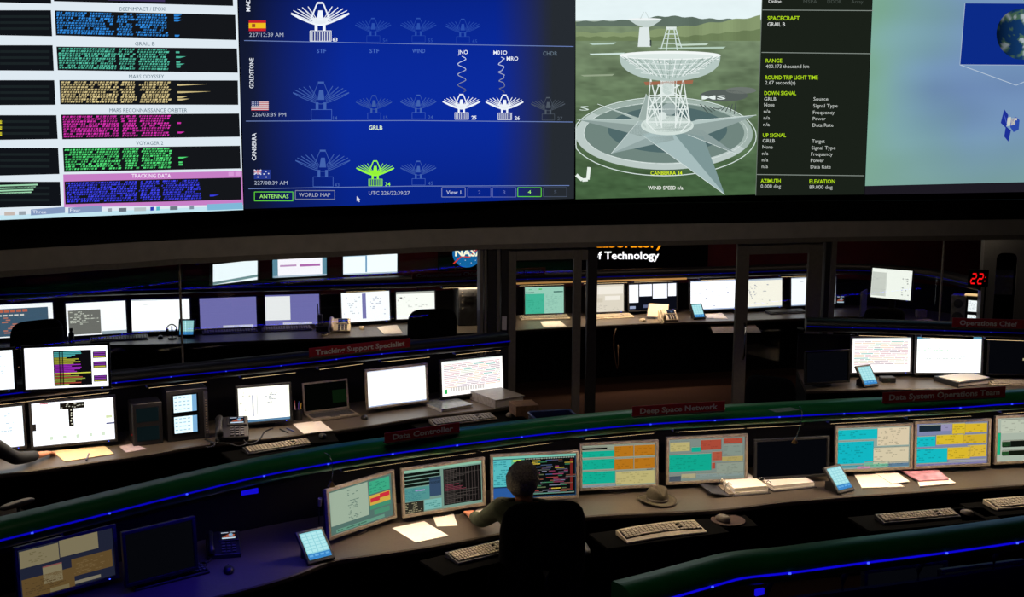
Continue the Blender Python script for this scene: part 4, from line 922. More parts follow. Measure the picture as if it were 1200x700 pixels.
def mat_pad(label, px, py, z, r, par):
    p = P(px, py, z) ; t = MB().lathe([(0, 0), (r, 0), (r, .004), (0, .0045)], 28).build('mouse_mat', mat('brown rubber mat', '3a2620', .8), smooth=2); t.location = p
    tag(t, label, 'mouse mat')
mat_pad('round brown mouse mat on the tray beside the curved keyboard', 853, 610, .690, .12, None)
MB()
for (px, py, yaw, con, w_) in ((853, 611, .2, con_f, .34), (1140, 604, .15, con_f, .3), (597, 489, .25, con_m, .26), (378, 514, .3, con_m, .24)):
    p = P(px, py, .68 if px != 378 else .715) - con.location
    MB().box((p.x, p.y, p.z - .004 + (.006 if px in (1140, 597) else 0)), (w_, .26, .012), Matrix.Rotation(yaw, 3, 'Z')).build('mouse_shelf', BLACKM, con, bevel=.003)
# ------------------------------------------------------------------ papers, binders
def sheet(name, label, quad, z, m=None, th=.003, cat='paper', curl=0.0):
    q = [P(x, y, z) for x, y in quad]; c = sum(q, Vector()) / 4
    n = 6; mb = MB(); top = []
    g = lambda u, v: (q[0].lerp(q[1], u)).lerp(q[3].lerp(q[2], u), v) - c
    vs = []
    for lay in (0, 1):
        for j in range(n + 1):
            for i in range(n + 1):
                p = g(i / n, j / n); vs.append((p.x, p.y, th * lay + .0005 + curl * (abs(i / n - .5) * 2) ** 3 * lay))
    fs = []; K = (n + 1) ** 2
    for j in range(n):
        for i in range(n):
            a = j * (n + 1) + i; f = (a, a + 1, a + n + 2, a + n + 1); fs.append(tuple(K + x for x in f)); fs.append(f[::-1])
    rim = [i for i in range(n + 1)] + [(j + 1) * (n + 1) - 1 for j in range(1, n + 1)] + [n * (n + 1) + i for i in range(n - 1, -1, -1)] + [j * (n + 1) for j in range(n - 1, 0, -1)]
    for a, b in zip(rim, rim[1:] + rim[:1]): fs.append((a, b, K + b, K + a))
    o = mb.add(vs, fs).build(name, m or PAPER); o.location = c; return tag(o, label, cat)
D_ = DESKZ; DB = DESKZ + BF
sheet('paper_sheet', 'large white paper sheet lying nearest the desk edge left of the man', [(459.5, 619.6), (497, 611.5), (525.5, 628.6), (487.4, 636.4)], D_)
sheet('paper_sheet', "small square paper sheet by the seated man's hand", [(506, 603.4), (531.5, 602), (536, 616.6), (512, 617.5)], D_)
sheet('paper_sheet', "paper slip under the monitor above the man's hand", [(551, 604.6), (560, 597), (568, 597), (561.5, 605.5)], D_)
sheet('paper_sheet', 'white paper sheet right of the touch panel on the front desk', [(1000, 554.7), (1023.5, 552.8), (1060, 571.8), (1010, 573)], D_, th=.008)
sheet('paper_sheet', 'paper sheet between the white sheet and the pink magazine', [(1023.5, 554), (1047, 551.5), (1066, 565), (1045, 567.5)], D_ + .009, th=.004)
sheet('paper_pad', 'paper pad underneath the pink magazine', [(1074, 563), (1108, 560), (1120, 568), (1078, 572)], D_, th=.012)
def p_mag(d): pass
mg = sheet('magazine', 'pink covered magazine on the front desk at right', [(1050.7, 549.5), (1094, 547.4), (1111.8, 563), (1076.5, 565)], D_ + .014, mat('pink print cover', 'c48a98', .4, var=.5, scale=14), .01, 'magazine')
sheet('paper_pad', 'tan paper pad before the lower left white monitor', [(60.7, 529.7), (121.5, 522.4), (133.6, 532.8), (76.5, 541.8)], D_, PAPERL, .006)
sheet('paper_pad', 'small pale notepad right of the tan pad', [(140, 524), (155.5, 520.5), (172.5, 527), (148, 531)], D_, mat('pale lilac paper', 'b8a8ac', .7, var=.2, scale=20), .004)
sheet('paper_sheet', 'tan paper sheet under the sleeve at the left edge', [(10, 527), (24, 524), (34, 537), (18, 540)], D_, PAPERL, .004)
sheet('paper_sheet', 'white paper sheet before the laptop', [(343, 497.4), (375, 493.6), (390, 505), (356, 509)], D_)
sheet('paper_sheet', 'white paper sheet beside the chair back behind the glass', [(441.4, 383.6), (465, 381), (472.5, 391.5), (450, 392)], DB)
sheet('paper_sheet', 'paper sheet below the mint green monitor', [(633, 377.4), (656.4, 376.4), (664, 383), (637, 383.5)], DB)
sheet('paper_sheet', 'paper sheet right of the touch panel in the door opening', [(826, 368.5), (846, 367), (853, 374), (829, 373)], DB)
sheet('paper_sheet', 'manila paper on the desk in the right glass room', [(1069, 375.5), (1088.7, 374), (1104, 380), (1076, 379.5)], DB, PAPERL)
sheet('paper_sheet', 'pale sheet lying on top of the front canopy at right', [(900, 480.5), (926, 478), (937, 481), (910, 484)], LEDZ + .08, mat('pale green paper', '8fa89a', .6), .003)
p = P(862, 386, DB - .07) - con_b.location
MB().box((p.x, p.y, p.z - .012), (.62, .3, .02), Matrix.Rotation(.15, 3, 'Z')).build('keyboard_tray', BLACKM, con_b)
sheet('paper_sheet', 'paper lying on a pulled out tray behind the right glass door', [(832, 382), (884, 379.6), (892, 390), (836, 391)], DB - .07, mat('tan grey paper', '9a8c80', .8), .003)
def binder_open(label, quad, z, th=.045, flap=None):
    q = [P(x, y, z) for x, y in quad]; c = sum(q, Vector()) / 4; yaw = yaw_of(q[3], q[2]); W = ((q[1] - q[0]).length + (q[2] - q[3]).length) / 2; H = ((q[3] - q[0]).length + (q[2] - q[1]).length) / 2
    t = thing('open_binder', label, 'binder', (c.x, c.y, z), yaw)
    MB().box((0, 0, .004), (W + .02, H + .02, .006)).build('cover', DARKGREY, t)
    if flap: MB().box((-W / 2 - .10, 0, .02), (.17, H + .02, .006), Matrix.Rotation(R(12), 3, 'Y')).build('cover', DARKGREY, t); MB().box((-W / 2 - .015, 0, .012), (.05, H * .95, .01)).build('spine', SILVER, t)
    for k in range(3):
        s = .004 if k else 0
        MB().box((s * (1 if k == 1 else -1), s, .008 + th * (k + .5) / 3), (W - .01, H - .01, th / 3 - .001)).build('page_block', PAPER, t)
    for y in (-.3, 0, .3):
        MB().tube([(-W / 2 - .015 + .03 * math.cos(a), y * H, .012 + (th + .02) * math.sin(a)) for a in [math.pi * k / 10 for k in range(11)]], .003).build('ring', CHROME, t, smooth=True)
    return t
binder_open('open binder with loose cover flap, right of the hat', [(838, 561.5), (882, 564.5), (897, 579), (858, 582)], D_, .05, True)
binder_open('open binder next to the touch panel on the front desk', [(886, 562), (934, 557.5), (951, 572), (903, 577)], D_, .035)
def binder(label, quad, z, th, m, cover=None, name='ring_binder', paper=False):
    q = [P(x, y, z) for x, y in quad]; c = sum(q, Vector()) / 4; yaw = yaw_of(q[3], q[2]); W = ((q[1] - q[0]).length + (q[2] - q[3]).length) / 2; H = ((q[3] - q[0]).length + (q[2] - q[1]).length) / 2
    t = thing(name, label, 'binder', (c.x, c.y, z), yaw)
    MB().box((0, 0, .003), (W, H, .005)).build('cover', m, t, bevel=.002); MB().box((0, 0, th - .003), (W, H, .005)).build('cover', cover or m, t, bevel=.002)
    MB().box((-W / 2 + .003, 0, th / 2), (.006, H, th - .002)).build('spine', m, t, bevel=.002)
    MB().box((.0, 0, th / 2), (W * .92, H * .94, th - .014)).build('page_block', PAPER, t)
    if paper: MB().box((0, .0, th + .004), (W * .9, H * .8, .006), Matrix.Rotation(.08, 3, 'Z')).build('loose_sheet', PAPER, t)
    return t
binder('thick pale ring binder at the end of the middle console', [(552, 466.5), (590, 463.5), (612, 474.5), (577, 480)], D_, .085, mat('pale grey vinyl', '9c968c', .35), mat('grey vinyl cover', '6a6660', .3))
binder('thin white ring binder before the pastel schedule monitor', [(497, 473.5), (534, 468), (551, 478), (514, 484)], D_, .03, mat('white vinyl', 'a8a49c', .35), mat('clear fronted cover', '70787c', .25))
binder('closed black binder with loose sheets on the right console', [(1100, 445), (1146, 442.5), (1158, 450), (1113, 455)], D_, .05, BLACK, paper=True)
b_ = MB().box((0, 0, .05), (.22, .22, .10)).build('cardboard_box', mat('brown cardboard', '7a5a40', .8), bevel=.004); pp = P(614, 488, D_); b_.location = (pp.x, pp.y + .1, D_); b_.rotation_euler.z = .3
tag(b_, 'small brown box beside the thick binder at the end of the desk', 'box')
# ------------------------------------------------------------------ touch panels
def p_touch(d):
    bg(d, '8fd4dc', 1.0); d.l = 2
    for j in range(6):
        for i in range(4): d.rect(4 + i * 24, 3 + j * 7.5, 24 + i * 24, 9 + j * 7.5, 'b4e8ec', 1.0)
    d.rect(0, 49, 100, 62, '3a86c8'); d.l = 3
    for i in range(4): d.rect(6 + i * 24, 52, 22 + i * 24, 56, '6cb0e0')
def touch(label, px, py, z, yaw, W=.125, H=.165, tilt=38):
    p = P(px, py, z); t = thing('touch_panel', label, 'touch panel', p, yaw)
    prof = [(-.09, 0), (.11, 0), (.11, .12), (.09, .135), (-.09, .02)]
    MB().side([(-.06, 0), (.10, 0), (.10, .06), (.05, .08)], -W * .4, W * .4).build('foot', BLACK, t)
    Mt = Matrix.Translation((0, -.06, .015)) @ Matrix.Rotation(R(-tilt), 4, 'X')
    MB().box(Mt @ Vector((0, .012, H / 2 + .02)), (W + .035, .024, H + .045), Mt.to_3x3()).build('housing', BLACK, t, bevel=.006)
    d = Draw(); p_touch(d); d.build('display', t, lmap(W, H, .022, -.002, M=Mt))
    return t
touch('black touch panel at the dark left bend of the front desk', 372, 657, D_, R(38), .155, .185, 46)
touch('black touch panel beside the open binders on the front desk', 985, 576, D_, R(34), .145, .18, 44)
touch('black touch panel on the right console near the glass', 1017, 453, D_, R(26), .165, .2)
touch('rear touch panel in the door opening', 818, 374, DB, R(18), .135, .18)
touch('small rear touch panel beside the glass joint at left', 219.5, 395, DB, R(4), .155, .17, 25)
# ------------------------------------------------------------------ phones
def p_phone(d): bg(d, '0a0e18'); d.rect(4, 6, 50, 12, 'c8d4e8', .8); d.rect(60, 4, 94, 10, 'c8d4e8', .7); d.poly([(10, 44), (60, 16), (94, 28), (80, 46)], 'c06040', .7); d.disc(66, 28, 14, 12, '60c0e8', 16); d.l = 2; d.rect(8, 48, 94, 58, 'c8e0f4', .9)
def p_phoned(d): bg(d, '182030'); d.rect(10, 14, 90, 24, '404c64'); d.disc(60, 40, 16, 12, '506484', 14)
def phone(label, px, py, z, yaw, m, pic, s=1.0):
    p = P(px, py, z); t = thing('desk_phone', label, 'telephone', p, yaw); t.scale = (s, s, s)
    MB().side([(-.10, 0), (.10, 0), (.10, .11), (.085, .125), (-.10, .03)], -.11, .11).build('base', m, t, bevel=.006)
    sl = math.atan2(.095, .185); Mt = Matrix.Translation((0, -.10, .031)) @ Matrix.Rotation(sl, 4, 'X')
    MB().box(Mt @ Vector((.035, .15, .006)), (.13, .085, .014), Mt.to_3x3()).build('screen_housing', m, t, bevel=.004)
    d = Draw(); pic(d)
    d.build('display', t, lambda x, y, l: tuple(Mt @ Vector((.035 + (x / 100 - .5) * .10, .185 - y / 62 * .068, .0145 + .0004 * l))))
    mb = MB()
    for r in range(4):
        for i in range(3): mb.box(Mt @ Vector((.0 + i * .034, .02 + r * .024, .004)), (.024, .014, .008), Mt.to_3x3())
    mb.build('keypad', DARKGREY if m != BLACK else KEYB, t)['kind'] = 'stuff'
    MB().tube([Mt @ Vector((-.08, y, zz)) for y, zz in ((.0, .012), (.02, .032), (.06, .04), (.12, .04), (.16, .032), (.18, .012))], [.021, .024, .016, .016, .024, .021], 10).build('handset', m, t, smooth=True)
    MB().tube([(-.1 + .02 * math.sin(k * .9) - k * .004, -.1 - .012 * k, .012 + .008 * math.cos(k * .9)) for k in range(14)], .006).build('cord', m, t, smooth=True)
    return t
phone('black desk phone with lit colour display before the spreadsheet monitor', 272, 513, D_, R(14), BLACK, p_phone, 1.25)
phone('dark desk phone with glowing display on the blue lit desk', 262, 649, D_, R(16), BLACK, p_phone, .95)
phone('beige desk phone behind the glass, left of the white sheet', 398, 389, DB, R(6), BEIGE, p_phoned, 1.15)
phone('beige desk phone in the door opening below the document stand', 783, 376, DB, R(8), BEIGE, p_phoned, 1.0)
t = thing('document_stand', 'document stand holding a cream sheet in the door opening', 'document stand', P(770, 374, DB), R(-12))
Mt = Matrix.Translation((0, 0, .02)) @ Matrix.Rotation(R(-52), 4, 'X')
MB().box(Mt @ Vector((0, .006, .12)), (.27, .008, .24), Mt.to_3x3()).build('backboard', DARKGREY, t); MB().box(Mt @ Vector((0, -.001, .125)), (.25, .004, .22), Mt.to_3x3()).build('sheet', PAPERL, t)
MB().side([(0, 0), (.2, 0), (.18, .13)], -.02, .02).build('prop', DARKGREY, t)
# ------------------------------------------------------------------ stacked voice unit on the middle console
def p_voice(d):
    bg(d, 'd4ecf4', 1.05); d.rect(80, 0, 100, 62, '7cb0d8'); d.l = 2
    for j in range(4):
        for i in range(4): d.rect(4 + i * 18, 6 + j * 14, 16 + i * 18, 10 + j * 14, 'b0ccd8')
p = P(222, 517, D_); a = P(200, 517, D_); b = P(242, 512, D_)
t = thing('voice_unit', 'black tower with two small lit displays on the middle console', 'voice unit', p, yaw_of(a, b))
MB().box((0, .13, .22), (.34, .2, .44)).build('cabinet', BLACK, t, bevel=.008); MB().box((.15, .02, .21), (.03, .03, .40)).build('button_column', DARKGREY, t)
for z0 in (.07, .25):
    MB().box((-.02, .028, z0 + .07), (.22, .012, .165)).build('panel_frame', BLACKM, t); d = Draw(); p_voice(d); d.build('display', t, lambda x, y, l, z0=z0: (-.02 + (x / 100 - .5) * .19, .0205 - .0004 * l, z0 + .142 * (1 - y / 62)))
mb = MB(); [mb.box((.15, .003, .05 + k * .022), (.014, .004, .010)) for k in range(14)]; mb.build('indicator_keys', SILVER, t)['kind'] = 'stuff'
p = P(175, 523, D_); t = thing('dark_voice_unit', 'unlit black tower left of the one with two lit displays', 'voice unit', p, yaw_of(a, b))
MB().box((0, .13, .18), (.24, .2, .36)).build('cabinet', BLACK, t, bevel=.008)
for z0 in (.04, .2): d = Draw(); bg(d, '0a1416'); d.build('display', t, lambda x, y, l, z0=z0: ((x / 100 - .5) * .18, .0285 - .0004 * l, z0 + .12 * (1 - y / 62)))
d = Draw(); bg(d, 'c02018'); d.build('indicator_light', t, lambda x, y, l: (-.13 + .25 * 0 + (x / 100 - .5) * .008, .028, .1 + .008 * (1 - y / 62)))
# ------------------------------------------------------------------ laptop
a = P(357, 486, D_ + .02); b = P(410, 479.5, D_ + .02); W = (b - a).length; mid = (a + b) / 2
t = thing('laptop', 'open silver laptop with black screen on the middle console', 'laptop', (mid.x, mid.y, D_), yaw_of(a, b))
MB().box((0, -.11, .014), (W, .24, .022)).build('base', SILVER, t, bevel=.004)
mb = MB(); [mb.box(((i - 6) * W * .07, -.05 - r * .028, .027), (W * .06, .022, .005)) for i in range(13) for r in range(5)]; mb.build('keys', KEYB, t)['kind'] = 'stuff'
MB().box((0, -.20, .0255), (.09, .04, .002)).build('touchpad', DARKGREY, t)
H = .275; Mt = Matrix.Translation((0, .02, .026)) @ Matrix.Rotation(R(-8), 4, 'X')
mb = MB()
for c, s in (((0, 0, .008), (W, .012, .016)), ((0, 0, H - .008), (W, .012, .016)), ((-W / 2 + .008, 0, H / 2), (.016, .012, H)), ((W / 2 - .008, 0, H / 2), (.016, .012, H))): mb.box(Mt @ Vector(c), s, Mt.to_3x3())
mb.build('lid_frame', SILVER, t); MB().box(Mt @ Vector((0, .006, H / 2)), (W - .01, .006, H - .01), Mt.to_3x3()).build('lid', SILVER, t)
d = Draw(); p_offgreen(d); d.build('display', t, lmap(W - .03, H - .03, .015, .002, M=Mt))
# ------------------------------------------------------------------ red name plates
def plate(label, text, bl, br, z, hpx, back=.05, tx=(.08, .92)):
    a = P(*bl, z); b = P(*br, z); W = (b - a).length; yaw = yaw_of(a, b); mid = (a + b) / 2; H = hpx * Vector((mid.x, mid.y)).length / F
    nn = Vector((math.sin(yaw), -math.cos(yaw), 0)); loc = mid - nn * back
    t = thing('name_plate', label, 'sign', (loc.x, loc.y, z), yaw)
    MB().box((0, .004, H / 2 + .004), (W, .008, H)).build('board', RED, t, bevel=.002)
    MB().box((0, .012, .004), (W * .98, .05, .008)).build('foot', mat('clear acrylic foot', '5a5048', .3), t)
    d = MB(); vs, fs, wd = glyphs(text, .03); hh = H * .5; sx = (tx[1] - tx[0]) * W / wd
    d.add([(-W / 2 + tx[0] * W + x * sx, -.0015, .004 + H * .26 + y * hh / CAP) for x, y in vs], fs).build('lettering', WHITE, t)['kind'] = 'stuff'
    return t
CT = LEDZ + .076
plate('red plate reading Data Controller on the front canopy', 'Data Controller', (455, 523), (543, 509.6), CT, 12.5, tx=(.1, .91))
plate('red plate reading Deep Space Network on the front canopy', 'Deep Space Network', (744, 491.5), (853, 484.5), CT, 12.5)
plate('red plate reading Data System Operations Team on the front canopy', 'Data System Operations Team', (1038.5, 475.5), (1183, 467.8), CT, 12.3, tx=(.05, .95))
plate('red plate reading Tracking Support Specialist on the middle canopy', 'Tracking Support Specialist', (365, 421.5), (484, 409), CT, 11.5, tx=(.06, .94))
plate('red plate reading Operations Chief on the right console canopy', 'Operations Chief', (1117, 385), (1204, 387.5), CT, 10.5, tx=(.1, .88))
plate('red plate reading Communications Chief on the rear canopy', 'Communications Chief', (484, 328.5), (566, 325.5), CT + BF - .04, 8.0, tx=(.06, .94))
plate('red plate on the rear canopy behind the left glass door', 'Deep Space Network', (585, 324.5), (641, 322.5), CT + BF - .04, 8.0, tx=(.06, .94))
# ------------------------------------------------------------------ lit sign with round emblem
def wallpt(px, fw=.0):
    best = None
    for i in range(len(wpts) - 1):
        q = PV(px, 300, wpts[i], wpts[i + 1]); a, b = wpts[i], wpts[i + 1]
        u = (Vector((q.x - a.x, q.y - a.y))).dot(Vector((b.x - a.x, b.y - a.y))) / ((b.x - a.x) ** 2 + (b.y - a.y) ** 2)
        if -.001 <= u <= 1.001 and q.y > 0: best = q
    return best
A = wallpt(512); B = wallpt(825); nS = wallnorm(A, B); A = A + nS * .12; B = B + nS * .12
cS = (A + B) / 2; zb_ = PV(780, 312.5, A, B).z; base = Vector((cS.x, cS.y, zb_))
sg = thing('lit_sign', 'black wall sign with round blue emblem and glowing lettering', 'sign', base)
def fs_(x, y, l): p = PV(x, y, A, B) + nS * (.012 + .0015 * l); return tuple(p - base)
rings = []
for e in (A, B):
    q = Vector((e.x - base.x, e.y - base.y, 0)); rings.append([(q.x - nS.x * .06, q.y - nS.y * .06, -.02), (q.x + nS.x * .01, q.y + nS.y * .01, -.02), (q.x + nS.x * .01, q.y + nS.y * .01, .62), (q.x - nS.x * .06, q.y - nS.y * .06, .62)])
MB().loft(rings).build('board', BLACKW, sg)
d = Draw(); d.disc(547, 297, 17, 16.5, '1670b4', 40); d.l = 1
d.pline([(531, 309), (541, 300), (549, 302), (565, 286)], 1.5, 'e03c30'); d.pline([(531, 309), (537, 303), (548, 296), (561, 291)], .8, 'e03c30')
for x, y in ((539, 309), (552, 308), (545, 305), (557, 305), (541, 286), (551, 284)): d.disc(x, y, .5, .5, 'ffffff', 6)
d.l = 2; d.text('NASA', 533, 300, 8.5, 'fffce0', 566, bold=.03, g=1.3); d.build('emblem', sg, fs_)
d = Draw(); d.text('Jet Propulsion Laboratory', 589, 290, 8.6, 'ff9a10', 777, bold=.02, g=1.2); d.build('lettering', sg, fs_)['kind'] = 'stuff'
d = Draw(); d.text('California Institute of Technology', 588.5, 303.6, 8.6, 'fbfbff', 772, bold=.02, g=1.3); d.build('lettering', sg, fs_)['kind'] = 'stuff'
# ------------------------------------------------------------------ chairs
def chair(label, x, y, yaw, top, w_=.5, base=0.0, hb=.62):
    t = thing('office_chair', label, 'chair', (x, y, base), yaw)      # sits facing local +y
    top -= base; I = Matrix.Translation
    MB().cushion(w_, hb, .11, I((0, -.22, top - hb / 2)) @ Matrix.Rotation(R(5), 4, 'X'), e=4.2, bend=-.05).build('backrest', FABRIC, t, smooth=True)
    MB().cushion(.5, .5, .10, I((0, .06, .47)) @ Matrix.Rotation(R(90), 4, 'X'), e=4).build('seat', FABRIC, t, smooth=True)
    MB().tube([(0, -.05, .40), (0, -.27, .42), (0, -.31, .55), (0, -.29, top - hb * .6)], .022, 8).build('back_support', BLACK, t, smooth=True)
    for s in (-1, 1):
        a = MB().tube([(s * .2, .05, .42), (s * .30, .05, .44), (s * .31, .04, .66)], .016, 8).build('arm_post', BLACK, t, smooth=True)
        MB().cushion(.07, .28, .04, I((s * .31, .03, .675)) @ Matrix.Rotation(R(90), 4, 'X'), e=3).build('armrest', mat('grey armrest pad', '3c3c42', .5), a, smooth=True)
    MB().cyl((0, 0, .09), (0, 0, .42), .028, .024).build('gas_lift', BLACK, t, smooth=2)
    for k in range(5):
        q = 2 * math.pi * k / 5 + .3; c, s = math.cos(q), math.sin(q)
        bl_ = MB().tube([(0, 0, .11), (c * .18, s * .18, .095), (c * .30, s * .30, .075)], [.024, .02, .016], 8).build('base_leg', BLACK, t, smooth=True)
        MB().cyl((c * .30 - s * .022, s * .30 + c * .022, .03), (c * .30 + s * .022, s * .30 - c * .022, .03), .03, n=14).build('caster', BLACK, bl_, smooth=2)
    return t
def atd(px, D): return ((px - 600) / F * D, D)
chair("black office chair holding the seated man", .172, 7.42, R(10), 1.09, .56, hb=.74)
x, y = atd(500, 13.0); chair('black chair behind the glass before the partly hidden monitor', x, y + .2, R(15), 1.345, .56, BF)
x, y = atd(18, 12.3); chair('black chair behind the glass at the far left', x, y + .2, R(40), 1.31, .56, BF)
x, y = atd(1046, 13.9); chair('low black chair in the right glass room under the tilted monitor', x, y + .2, R(-8), 1.235, .47, BF, .4)
x, y = atd(922, 10.7); chair('dark chair left of the right touch panel, lost in shadow', x, y + .2, R(-25), 1.12, .48)
chair('chair with pale armrest at the left edge under the dark sleeve', -3.84, 8.42, R(-32), 1.08, .5)
# ------------------------------------------------------------------ people
def skin(name, verts, edges, m, parent, sub=2, root=0):
    me = bpy.data.meshes.new(name); me.from_pydata([v[:3] for v in verts], edges, [])
    o = bpy.data.objects.new(name, me); COL.objects.link(o)
    md = o.modifiers.new('skin', 'SKIN'); md.use_smooth_shade = True
    o.modifiers.new('sub', 'SUBSURF').levels = sub
    lay = me.skin_vertices[0].data
    for i, v in enumerate(verts):
        r = v[3]; lay[i].radius = r if isinstance(r, tuple) else (r, r); lay[i].use_root = (i == root)
    dg = bpy.context.evaluated_depsgraph_get(); me2 = bpy.data.meshes.new_from_object(o.evaluated_get(dg)); bpy.data.objects.remove(o)
    me2.name = name; me2.materials.clear(); me2.materials.append(m)
    me2.polygons.foreach_set('use_smooth', [True] * len(me2.polygons))
    o = bpy.data.objects.new(name, me2); COL.objects.link(o); o.parent = parent; return o
def hand(verts, edges, wi, wrist, fwd, side, up, curl=.5):
    """palm and five fingers rooted at wrist vertex wi; fwd: along the hand, side: towards the thumb"""
    fwd, side, up = [Vector(v).normalized() for v in (fwd, side, up)]; w0 = Vector(wrist)
    def add(p, r, frm): verts.append((*p, r)); edges.append((frm, len(verts) - 1)); return len(verts) - 1
    pm = add(w0 + fwd * .045, (.03, .016), wi); kn = add(w0 + fwd * .082, (.034, .014), pm)
    for k, (off, L) in enumerate(((.027, .075), (.009, .084), (-.009, .079), (-.026, .062))):
        b = w0 + fwd * .086 + side * off; i = add(b, .0095, kn); p = b; ang = 0
        for seg, fr in enumerate((.45, .32, .23)):
            ang += curl * (.5 if seg == 0 else .8); p = p + (fwd * math.cos(ang) - up * math.sin(ang)) * L * fr; i = add(p, .0088 - .0008 * seg, i)
    b = w0 + fwd * .035 + side * .03; i = add(b, .012, pm); p = b
    for L, q in ((.032, .6), (.027, .35)): p = p + (fwd * (1 - q * .4) + side * q - up * .25).normalized() * L; i = add(p, .0095, i)
def person(label, J, shirt, trous, hairm, lhand, rhand):
    base = Vector((J['pelvis'][0], J['pelvis'][1], 0)); t = thing('person', label, 'person', base)
    K = {k: Vector(v) - base for k, v in J.items()}
    V = []; E = []; idx = {}
    def v(n, r, frm=None):
        V.append((*K[n], r)); idx[n] = len(V) - 1
        if frm: E.append((idx[frm], idx[n]))
    v('pelvis', (.15, .11)); v('spine', (.14, .105), 'pelvis'); v('chest', (.165, .11), 'spine'); v('neck0', (.075, .065), 'chest'); v('neck', .055, 'neck0'); v('jaw', (.066, .078), 'neck'); v('head', (.083, .098), 'jaw'); v('crown', (.062, .075), 'head')
    f = Vector(J['face']).normalized()
    sd = Vector((f.y, -f.x, 0)).normalized()
    for nm, p, r, fr in (('nose', K['head'] + f * .105 - Vector((0, 0, .015)), .012, 'head'), ('earR', K['head'] + sd * .088 - Vector((0, 0, .01)), .016, 'head'), ('earL', K['head'] - sd * .088 - Vector((0, 0, .01)), .016, 'head'), ('chin', K['jaw'] + f * .062 - Vector((0, 0, .015)), .026, 'jaw')):
        K[nm] = p; v(nm, r, fr)
    for s in 'LR':
        v('sh' + s, .062, 'chest'); v('el' + s, .043, 'sh' + s); v('wr' + s, (.028, .024), 'el' + s)
        v('hip' + s, .088, 'pelvis'); v('kn' + s, .058, 'hip' + s); v('an' + s, .04, 'kn' + s); v('toe' + s, .034, 'an' + s)
    hand(V, E, idx['wrL'], K['wrL'], *lhand); hand(V, E, idx['wrR'], K['wrR'], *rhand)
    skin('body', V, E, SKIN, t, 2)
    G = .014
    V2 = [];E2 = []; id2 = {}
    def c(n, r, frm=None, p=None):
        V2.append((*(p or K[n]), r)); id2[n] = len(V2) - 1
        if frm: E2.append((id2[frm], id2[n]))
    c('pelvis', (.165, .125)); c('spine', (.162, .125), 'pelvis'); c('chest', (.185, .13), 'spine'); c('neck0', (.088, .08), 'chest'); c('collar', (.068, .07), 'neck0', K['neck0'].lerp(K['neck'], .75))
    for s in 'LR':
        c('sh' + s, .082, 'chest'); mid = K['sh' + s].lerp(K['el' + s], .55); c('ua' + s, .064, 'sh' + s, mid); c('el' + s, .058, 'ua' + s); c('cuff' + s, .040, 'el' + s, K['el' + s].lerp(K['wr' + s], .86))
    skin('shirt', V2, E2, shirt, t, 2)
    V2 = []; E2 = []; id2 = {}
    c('pelvis', (.168, .13))
    for s in 'LR': c('hip' + s, .105, 'pelvis'); c('kn' + s, .078, 'hip' + s); c('hem' + s, .06, 'kn' + s, K['kn' + s].lerp(K['an' + s], .92))
    skin('trousers', V2, E2, trous, t, 2)
    for s in 'LR':
        an, to = K['an' + s], K['toe' + s]; dirn = (to - an); dirn.z = 0; dirn.normalize(); q = math.atan2(dirn.y, dirn.x)
        MB().cushion(.10, .27, .09, Matrix.Translation(((an.x + to.x) / 2, (an.y + to.y) / 2, .045)) @ Matrix.Rotation(q - math.pi / 2, 4, 'Z') @ Matrix.Rotation(R(90), 4, 'X'), e=2.6).build('shoe', BLACK, t, smooth=True)
    # hair: cap over skull, open at the face
    mb = MB(); H = K['head'] + Vector((0, 0, .012)); nu, nv = 40, 22; vs = []; fs = []
    for j in range(nv + 1):
        for i in range(nu):
            th = math.pi * j / nv * .82; ph = 2 * math.pi * i / nu
            dv = Vector((math.sin(th) * math.cos(ph), math.sin(th) * math.sin(ph), math.cos(th)))
            fr = dv.dot(f); cut = 1.0
            lim = .34 if fr > .25 else 1.0
            if fr > .2 and dv.z < .42: dv = (dv - f * (fr - .2)).normalized(); 
            n_ = noise.noise(dv * 7) * .009 + noise.noise(dv * 22) * .006
            e = H + (f * dv.dot(f) * 1.10 + sd * dv.dot(sd) * .96 + Vector((0, 0, 1)) * dv.z * 1.14) * (.110 + n_); vs.append(e)
    for j in range(nv):
        for i in range(nu):
            a = j * nu + i; b = j * nu + (i + 1) % nu; fs.append((a, b, b + nu, a + nu))
    mb.add(vs, fs).build('hair', hairm, t, smooth=True)
    for s in (-1, 1):
        p = K['head'] + f * .088 + sd * .032 * s + Vector((0, 0, .012)); MB().lathe([(.0, -.012), (.009, -.008), (.012, 0), (.009, .008), (.0, .012)], 10, p).build('eye', mat('eye white', 'e0dcd4', .2), t, smooth=True)
    p = K['jaw'] + f * .085; MB().cushion(.045, .012, .012, Matrix.Translation(p) @ Matrix.Rotation(math.atan2(f.y, f.x) - math.pi / 2, 4, 'Z'), n=12, rings=2, e=2).build('mouth', mat('lips', '8c4a42', .5), t, smooth=True)
    return t
SHIRT = mat('olive shirt cloth', '3a3f30', .85, var=.25, scale=18, bump=.3, spec=.2); NAVY = mat('dark trousers', '14161c', .9, spec=.1)
GREYHAIR = mat('grey brown hair', '8a7e72', .65, var=.5, scale=90, bump=.6); DARKSUIT = mat('dark grey sleeve', '2e3238', .85, var=.2, spec=.2); BROWNHAIR = mat('dark brown hair', '2a1f18', .6, var=.4, scale=90)
